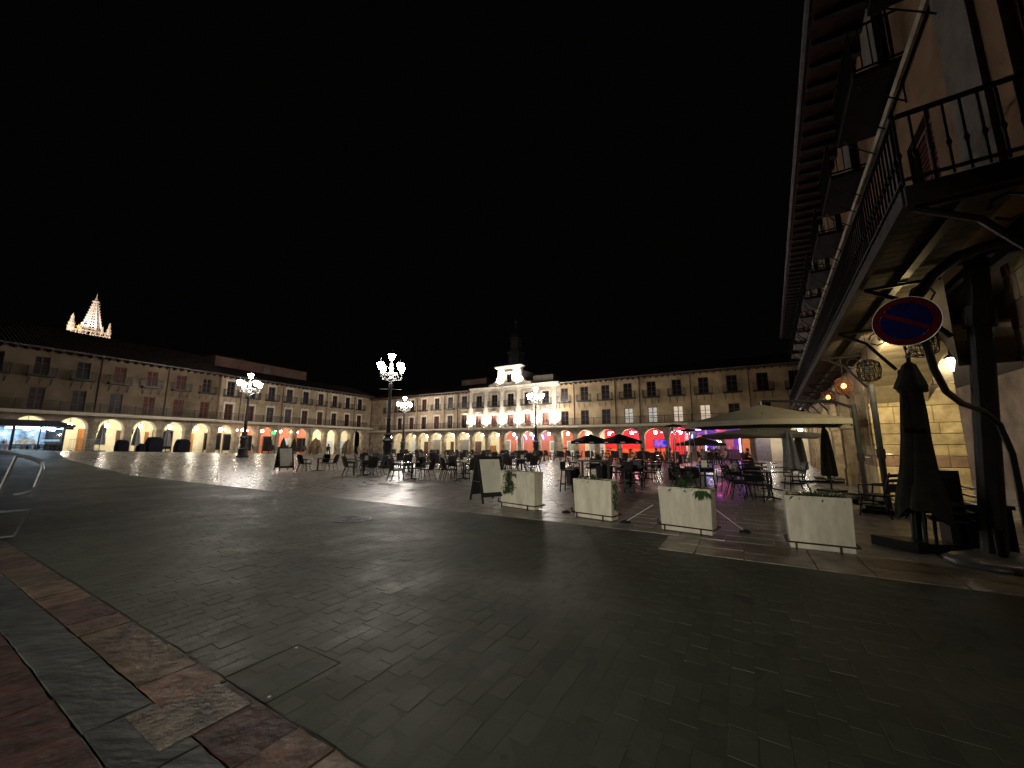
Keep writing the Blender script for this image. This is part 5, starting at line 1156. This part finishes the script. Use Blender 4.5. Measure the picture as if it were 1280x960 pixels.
# grey downpipe and black curved awning arm on the near pier
MB().tube([(-8.3, .0, 0), (-8.3, .38, 4.5)], .13, 14).build('iron_column', irong, rb)
MB().tube([(-8.3, .28, 3.3), (-8.3, .305, 3.6)], .17, 14).build('column_collar', irong, rb)
MB().tube([(-7.2, -.62, 3.55), (-7.2, -.4, 3.85), (-7.2, -.15, 4.05), (-7.2, .15, 4.12), (-7.2, .6, 4.12)], .07, 8).build('curved_beam', iron, rb)
# ---------------------------------------------------------------- no-parking sign on its curved pole
sgp = WR(5.0, 1.16, 0)
ns = thing('no_parking_sign', 'round no-parking sign, red rim and diagonal on blue, on a curved black pole', 'road sign', (0, 0, 0))
c_ = Vector((sgp[0], sgp[1], 2.76)); to = (Vector((0, 0, 1.6)) - c_).normalized(); to = Vector((to.x, to.y, -.03)).normalized(); q = to.to_track_quat('Z', 'Y').to_matrix()
def ring_(b, r0, r1, z0, z1, n):
    vs = [(r_ * math.cos(2 * math.pi * k / n), r_ * math.sin(2 * math.pi * k / n), z_) for r_, z_ in ((r0, z0), (r1, z0), (r1, z1), (r0, z1)) for k in range(n)]
    b.add(vs, [(j * n + k, j * n + (k + 1) % n, ((j + 1) % 4) * n + (k + 1) % n, ((j + 1) % 4) * n + k) for j in range(4) for k in range(n)])
def disc(r0, r1, z0, z1, n=40):
    b = MB(); prof = [(r0, z0), (r1, z0), (r1, z1), (r0, z1)]; b.lathe([(r1, z0), (r1, z1)], n) if r0 == 0 else ring_(b, r0, r1, z0, z1, n); return b
def onsign(b, name, m):
    b.v = [tuple(q @ Vector(v) + c_) for v in b.v]; b.build(name, m, ns)
onsign(disc(0, .236, -.02, 0), 'plate', galv); onsign(disc(.178, .232, .001, .006), 'red_rim', signred); onsign(disc(0, .177, .001, .004), 'blue_face', signblue)
b = MB(); a = R(-14 + 180 - 6); 
ca, sa = math.cos(R(-33)), math.sin(R(-33))
b.add([(ca * x - sa * y, sa * x + ca * y, .0065) for x, y in ((-.18, -.02), (.18, -.02), (.18, .02), (-.18, .02))], [(0, 1, 2, 3)]); onsign(b, 'red_diagonal', signred)
P_ = [WR(5.08, 1.25, 2.78), WR(5.2, 1.32, 2.55), WR(5.5, 1.42, 2.35), WR(5.9, 1.58, 2.16), WR(6.4, 1.82, 2.06), WR(6.8, 2.08, 2.0), WR(7.0, 2.26, 1.84), WR(7.05, 2.33, 1.5), WR(7.05, 2.33, 0)]
MB().tube(P_, .032, 8).build('curved_pole', iron, ns)
# ---------------------------------------------------------------- wicker lanterns under the balcony
def basket(label, s, q_, z, lit):
    x, y, _ = WR(s, q_); t = thing('wicker_lantern', label, 'hanging lantern', (x, y, z), 0, 'wicker lanterns under the long balcony')
    b = MB(); Rb = .20; pf = [(.10, -.24), (.19, -.18), (.215, 0), (.19, .17), (.08, .24)]
    for k in range(14):
        a = 2 * math.pi * k / 14; b.tube([(r_ * math.cos(a + .5 * z_), r_ * math.sin(a + .5 * z_), z_) for r_, z_ in pf], .008, 4)
        b.tube([(r_ * math.cos(a - 1.6 * z_), r_ * math.sin(a - 1.6 * z_), z_) for r_, z_ in pf], .007, 4)
    for r_, z_ in pf + [(.205, -.09), (.205, .09)]: b.tube([(r_ * math.cos(i * .524), r_ * math.sin(i * .524), z_) for i in range(13)], .008, 4)
    b.build('wicker_shade', wicklit if lit else wickerd, t); MB().tube([(0, 0, .24), (0, 0, zf - .1 - z)], .006, 4).build('cord', iron, t)
    MB().lathe([(.02, -.08), (.06, -.02), (.06, .03), (.02, .08)], 8).build('bulb', BULB_W if lit else whitep, t, smooth=True)
basket('unlit dark wicker lantern partly behind the no-parking sign', 8.9, 2.2, 3.28, False)
basket('unlit dark wicker lantern in the middle, left of the sign', 11.75, 2.0, 3.28, False)
basket('orange-glowing wicker lantern, nearer of the two lit ones', 14.5, 1.88, 3.28, True)
basket('orange-glowing wicker lantern, farther of the two lit ones', 17.4, 1.8, 3.25, True)
# wall lantern in the passage and an assumed globe, unseen, lighting the pier
x, y, _ = WR(14.55, 4.08); pl_ = thing('passage_lantern', 'white glowing lantern hanging in the street passage right of the lit pier', 'lantern', (x, y, 3.72))
MB().lathe([(.03, -.22), (.075, .06), (.07, .12)], 8).build('lantern_glass', lamp_mat('passage_light', (1, .93, .78), 26), pl_, smooth=True); MB().lathe([(.12, .122), (.13, .14), (.03, .22), (.01, .45)], 8).build('lantern_cap', iron, pl_)
x, y, _ = WR(9.55, 2.25); pg = thing('assumed_globe', 'assumed warm globe lamp under the long balcony, hidden behind the no-parking sign', 'lantern', (x, y, 3.73))  # assumed lamp out of sight, a warm source for the pier
MB().lathe([(.03, -.12), (.11, 0), (.03, .12)], 8).build('globe', lamp_mat('yellow_globe', (1, .76, .36), 30), pg, smooth=True); MB().tube([(0, 0, .1), (0, 0, .42)], .012, 5).build('stem', iron, pg)
x, y, _ = WR(11.75, 2.28); ps = thing('added_pier_spot', 'added black spotlight under the long balcony, a yellow fill for the stone pier', 'spotlight', (x, y, 3.95))  # invented lamp, added to brighten the stone pier
MB().lathe([(.05, 0), (.07, .12), (.06, .2)], 10).build('housing', iron, ps)
ld = bpy.data.lights.new('pier_fill_beam', 'SPOT'); ld.energy = 620; ld.color = (1, .82, .46); ld.spot_size = R(125); ld.spot_blend = .8; ld.shadow_soft_size = .06
lo = bpy.data.objects.new('pier_fill_beam', ld); C.objects.link(lo); lo.parent = ps; lo.location = (0, 0, -.03)
lo.rotation_euler = (Vector(WR(14.8, 2.9, 2.7)) - Vector((x, y, 3.9))).to_track_quat('-Z', 'Y').to_euler()
x, y, _ = WR(9.2, 3.6); pg2 = thing('assumed_globe', 'assumed warm globe lamp behind the near pier, outside the right edge of the view', 'lantern', (x, y, 3.4))  # assumed off-frame lamp, lights planters and pier from the right
MB().lathe([(.03, -.14), (.13, 0), (.03, .14)], 8).build('globe', lamp_mat('near_globe', (1, .86, .66), 28), pg2, smooth=True); MB().tube([(0, 0, .13), (0, 0, .5)], .012, 5).build('stem', iron, pg2)
x, y, _ = WR(20, 4.2)
for i in range(6):
    x, y, _ = WR(18.95 + 3.1 * i, 4.0); t = thing('arcade_lantern', f'{ORD[i]} lit lantern inside the right-hand arcade beyond the big pier', 'lantern', (x, y, 3.3), group='lanterns of the right arcade'); put(AGM, 'globe', t); put(ACM, 'cap', t)
# ---------------------------------------------------------------- cantilever parasols with square canopies
def cantilever(label, s, q_, mast_h, canopy=None, m=canvas, lean=.35, side=-1):
    x, y, _ = WR(s, q_); t = thing('cantilever_parasol', label, 'parasol', (x, y, 0), -AR, 'cantilever parasols along the right arcade')   # local x ~ q, y ~ s
    b = MB(); b.box(-.5, .5, -.12, .12, 0, .09); b.box(-.12, .12, -.5, .5, .092, .15); b.build('cross_base', plasd, t)
    for sx, sy in ((-.3, -.3), (.3, -.3), (-.3, .3), (.3, .3)): MB().box(sx - .17, sx + .17, sy - .17, sy + .17, .152, .22).build('base_slab', mat('concrete_weight', (.08, .08, .08), .8), t)
    MB().tube([(0, 0, .15), (0, 0, mast_h)], .062, 12).build('mast', irong, t)
    MB().lathe([(.085, 0), (.085, .22)], 12, (0, 0, mast_h * .42)).build('crank_collar', irong, t)
    MB().tube([(.09, 0, mast_h * .42 + .1), (.2, 0, mast_h * .42 + .1), (.2, 0, mast_h * .42)], .012, 5).build('crank_handle', steel, t)
    if canopy:
        (w_, d_, off, z0, z1) = canopy
        MB().tube([(0, 0, mast_h - .1), (-.4, off * .3, mast_h + .15), (-w_ / 2, off, z1 + .12)], .045, 8).build('arm', irong, t)
        cx_, cy_ = -w_ / 2 - .05, off; b = MB(); x0_, x1_, y0_, y1_ = cx_ - w_ / 2, cx_ + w_ / 2, cy_ - d_ / 2, cy_ + d_ / 2; hc = (cx_, cy_, z1)
        ring = [(x0_, y0_, z0), (cx_, y0_, z0 + .05), (x1_, y0_, z0), (x1_, cy_, z0 + .05), (x1_, y1_, z0), (cx_, y1_, z0 + .05), (x0_, y1_, z0), (x0_, cy_, z0 + .05)]
        mid = [tuple((r_[i] * .5 + hc[i] * .5) + (-.04 if i == 2 else 0) for i in range(3)) for r_ in ring]
        vs = [hc] + mid + ring + [(r_[0], r_[1], r_[2] - .16) for r_ in ring]
        F = [(0, 1 + k, 1 + (k + 1) % 8) for k in range(8)] + [(1 + k, 9 + k, 9 + (k + 1) % 8, 1 + (k + 1) % 8) for k in range(8)]
        Vf = [(9 + k, 17 + k, 17 + (k + 1) % 8, 9 + (k + 1) % 8) for k in range(8)]
        b.add(vs, F); b.build('canopy', m, t); b = MB(); b.add(vs, Vf); b.build('valance', m, t)
        b = MB()
        for r_ in ring: b.tube([(hc[0], hc[1], hc[2] - .04), (r_[0], r_[1], r_[2] - .03)], .014, 4)
        b.tube([(hc[0], hc[1], z1 - .5), (hc[0], hc[1], z1 + .1)], .035, 6)
        for r_ in ring: b.tube([(hc[0], hc[1], z1 - .45), ((r_[0] + hc[0]) / 2, (r_[1] + hc[1]) / 2, (r_[2] + z1) / 2 - .05)], .01, 4)
        b.build('ribs', steel, t)
    return t
cantilever('open beige square parasol nearest the right arcade', 14.6, 2.05, 2.75, (4.4, 3.4, 1.7, 2.36, 3.02))
cantilever('second open beige square parasol, behind the first', 21.5, 1.9, 2.6, (4.6, 3.6, .6, 2.05, 2.5))
cantilever('bare leaning dark mast before the lit stone pier', 12.6, 2.14, 3.05)
folded('tall folded grey parasol under the beige canopies', *WR(20.2, .6), 2.3, canvasg, .28, .5, 'folded parasols of the right terrace')
folded('second folded grey parasol under the beige canopies', *WR(21.5, 1.0), 2.25, canvasg, .24, .5, 'folded parasols of the right terrace')
folded('folded dark parasol by the inner arcade masts', *WR(17.6, 1.6), 2.2, canvasd, .22, .5, 'folded parasols of the right terrace')
# tall dark folded parasol with drooping cloth, in front of the pier
x, y, _ = WR(8.55, 1.80); fp = thing('folded_parasol', 'tall charcoal folded cantilever parasol with drooping cloth before the stone pier', 'parasol', (x, y, 0), R(15), 'folded parasols of the right terrace')
fp.rotation_euler = (0, R(5.5), R(15)); b = MB(); n = 40; vs = []
prof = [(.045, 2.95), (.10, 2.90), (.15, 2.76), (.21, 2.58), (.235, 2.50), (.155, 2.46), (.15, 2.1), (.165, 1.7), (.20, 1.3), (.25, 1.0), (.31, .80), (.34, .64), (.33, .50)]
for i, (rx, z_) in enumerate(prof):
    for k in range(n):
        a = 2 * math.pi * k / n; fold = abs(math.sin(3.5 * a + .15 * i)) ** .7; amp = .12 if i < 5 else .34
        w_ = 1 - amp * (1 - fold) + (.12 * math.sin(2 * a + .5 * i) if i > 5 else .1 * math.sin(2 * a))
        rx_ = rx * 1.14; vs.append((rx_ * w_ * math.cos(a), rx_ * .8 * w_ * math.sin(a), z_ + ((.10 * math.sin(2 * a + 1) + .09 * (1 - fold)) if i >= 10 else (.03 * math.sin(4 * a) if i in (3, 4) else 0))))
b.add(vs, [(i * n + k, i * n + (k + 1) % n, (i + 1) * n + (k + 1) % n, (i + 1) * n + k) for i in range(len(prof) - 1) for k in range(n)] + [tuple(range(n))]); o = b.build('canopy', canvasd, fp, smooth=True)
MB().tube([(0, 0, 0), (0, 0, 3.1)], .03, 8).build('pole', iron, fp)
MB().tube([(.28, .25, 0), (.24, .22, 2.9)], .07, 10).build('mast', plasd, fp); MB().tube([(.02, .12, 2.8), (.24, .22, 2.85)], .05, 8).build('arm', plasd, fp)
MB().box(-.35, .85, -.1, .5, 0, .14).build('base', plasd, fp)
for k, (dx, dz) in enumerate(((0, 3.15), (-.02, 3.35), (-.1, 3.02))): MB().lathe([(.05, -.015), (.055, 0), (.05, .015)], 10, (dx, -.05, dz)).build('chrome_clip', steel, fp)
# stacked equipment behind it: black cabinet and bag
x, y, _ = WR(8.6, 2.75)
def gear(label, s, q_, parts, cat='equipment'):
    x, y, _ = WR(s, q_); t = thing('stacked_chairs', label, cat, (x, y, 0), -AR)
    return t
gz = gear('stack of black slatted chairs with bright armrests beside the near pier', 8.95, 2.2, None, 'chair stack')
for k in range(3):
    z_ = k * .12; b = MB().box(-.24, .24, -.24, .24, .44 + z_, .48 + z_); b.box(-.24, .24, .22, .26, .5 + z_, .95 + z_)
    for sx in (-1, 1):
        for sy in (-1, 1): b.tube([(sx * .22, sy * .22, .44 + z_), (sx * .25, sy * .26, 0 + z_)], .018, 5)
    b.build('chair_frame', plasd, gz)
    for sx in (-1, 1): MB().box(sx * .25 - .03, sx * .25 + .03, -.24, .2, .70 + z_, .725 + z_).build('armrest', steel, gz)
x, y, _ = WR(8.0, 2.1); bs = thing('parasol_base_cover', 'low grey parasol base cover on the paving by the near pier', 'parasol base', (x + .25, y - .15, 0), R(-20))
MB().lathe([(.55, 0), (.57, .08), (.50, .12), (.1, .15)], 24, sx=1, sy=.8).build('base_shell', mat('grey_plastic', (.13, .13, .13), .3, scale=5, var=.08, bump=.03), bs, smooth=True); MB().tube([(0, 0, .15), (0, 0, .5)], .05, 10).build('socket', plasd, bs)
x, y, _ = WR(9.8, 2.35); fr = thing('metal_rack', 'small dark metal rack frame leaning by the lit pier', 'rack', WR(13.9, 2.75), -AR)
MB().tube([(-.2, 0, 0), (-.25, 0, .72), (.2, 0, .72), (.25, 0, 0)], .018, 5).build('frame_loop', iron, fr); MB().tube([(-.22, 0, .4), (.22, 0, .4)], .014, 5).build('cross_bar', iron, fr)
x, y, _ = WR(9.5, 2.6); sb = thing('storage_box', 'low black storage box on the paving between folded parasol and near pier', 'box', (x, y, 0), -AR)
b = MB().box(-.34, .34, -.26, .26, 0, .62); b.box(-.37, .37, -.29, .29, .622, .68); b.build('body', plasd, sb); MB().box(-.08, .08, -.31, -.291, .5, .54).build('handle', steel, sb)
# steel cylinders (condiment holders) on the terrace tables
for i, (x, y, z) in enumerate(((9.2, 14.1, .82), (7.85, 12.0, .82))):
    t = thing('cutlery_pot', ['steel cutlery pot on the table under the beige parasol', 'steel cutlery pot on the table behind the right-hand planter'][i], 'pot', (x, y, z)); MB().lathe([(.045, 0), (.05, .16), (.045, .16), (.04, .02)], 14).build('cylinder', steel, t, smooth=False)
# added floodlight above and behind the viewer, assumed source lighting the planters
x, y, _ = WR(-15.0, 1.2); wl3 = thing('added_floodlight', 'added warm floodlight behind the viewer, assumed source of the light on the planters', 'floodlight', (x, y, 4.6), -AR)
MB().box(-.25, .25, -.2, .2, .03, .15).build('housing', iron, wl3); MB().tube([(0, 0, .15), (.5, 0, .35), (1.05, 0, .2)], .03, 6).build('bracket', iron, wl3)
MB().box(-.2, .2, -.15, .15, .0, .028).build('lens', lamp_mat('added_lens', (1, .93, .80), 40), wl3)
ld = bpy.data.lights.new('planter_fill_beam', 'SPOT'); ld.energy = 15000; ld.color = (1, .94, .80); ld.spot_size = R(46); ld.spot_blend = .9; ld.shadow_soft_size = .12  # added beam that brightens the planter fronts
lo = bpy.data.objects.new('planter_fill_beam', ld); C.objects.link(lo); lo.parent = wl3; lo.location = (0, 0, -.03); lo.rotation_euler = (R(80.5), 0, R(19))
bpy.context.view_layer.update()
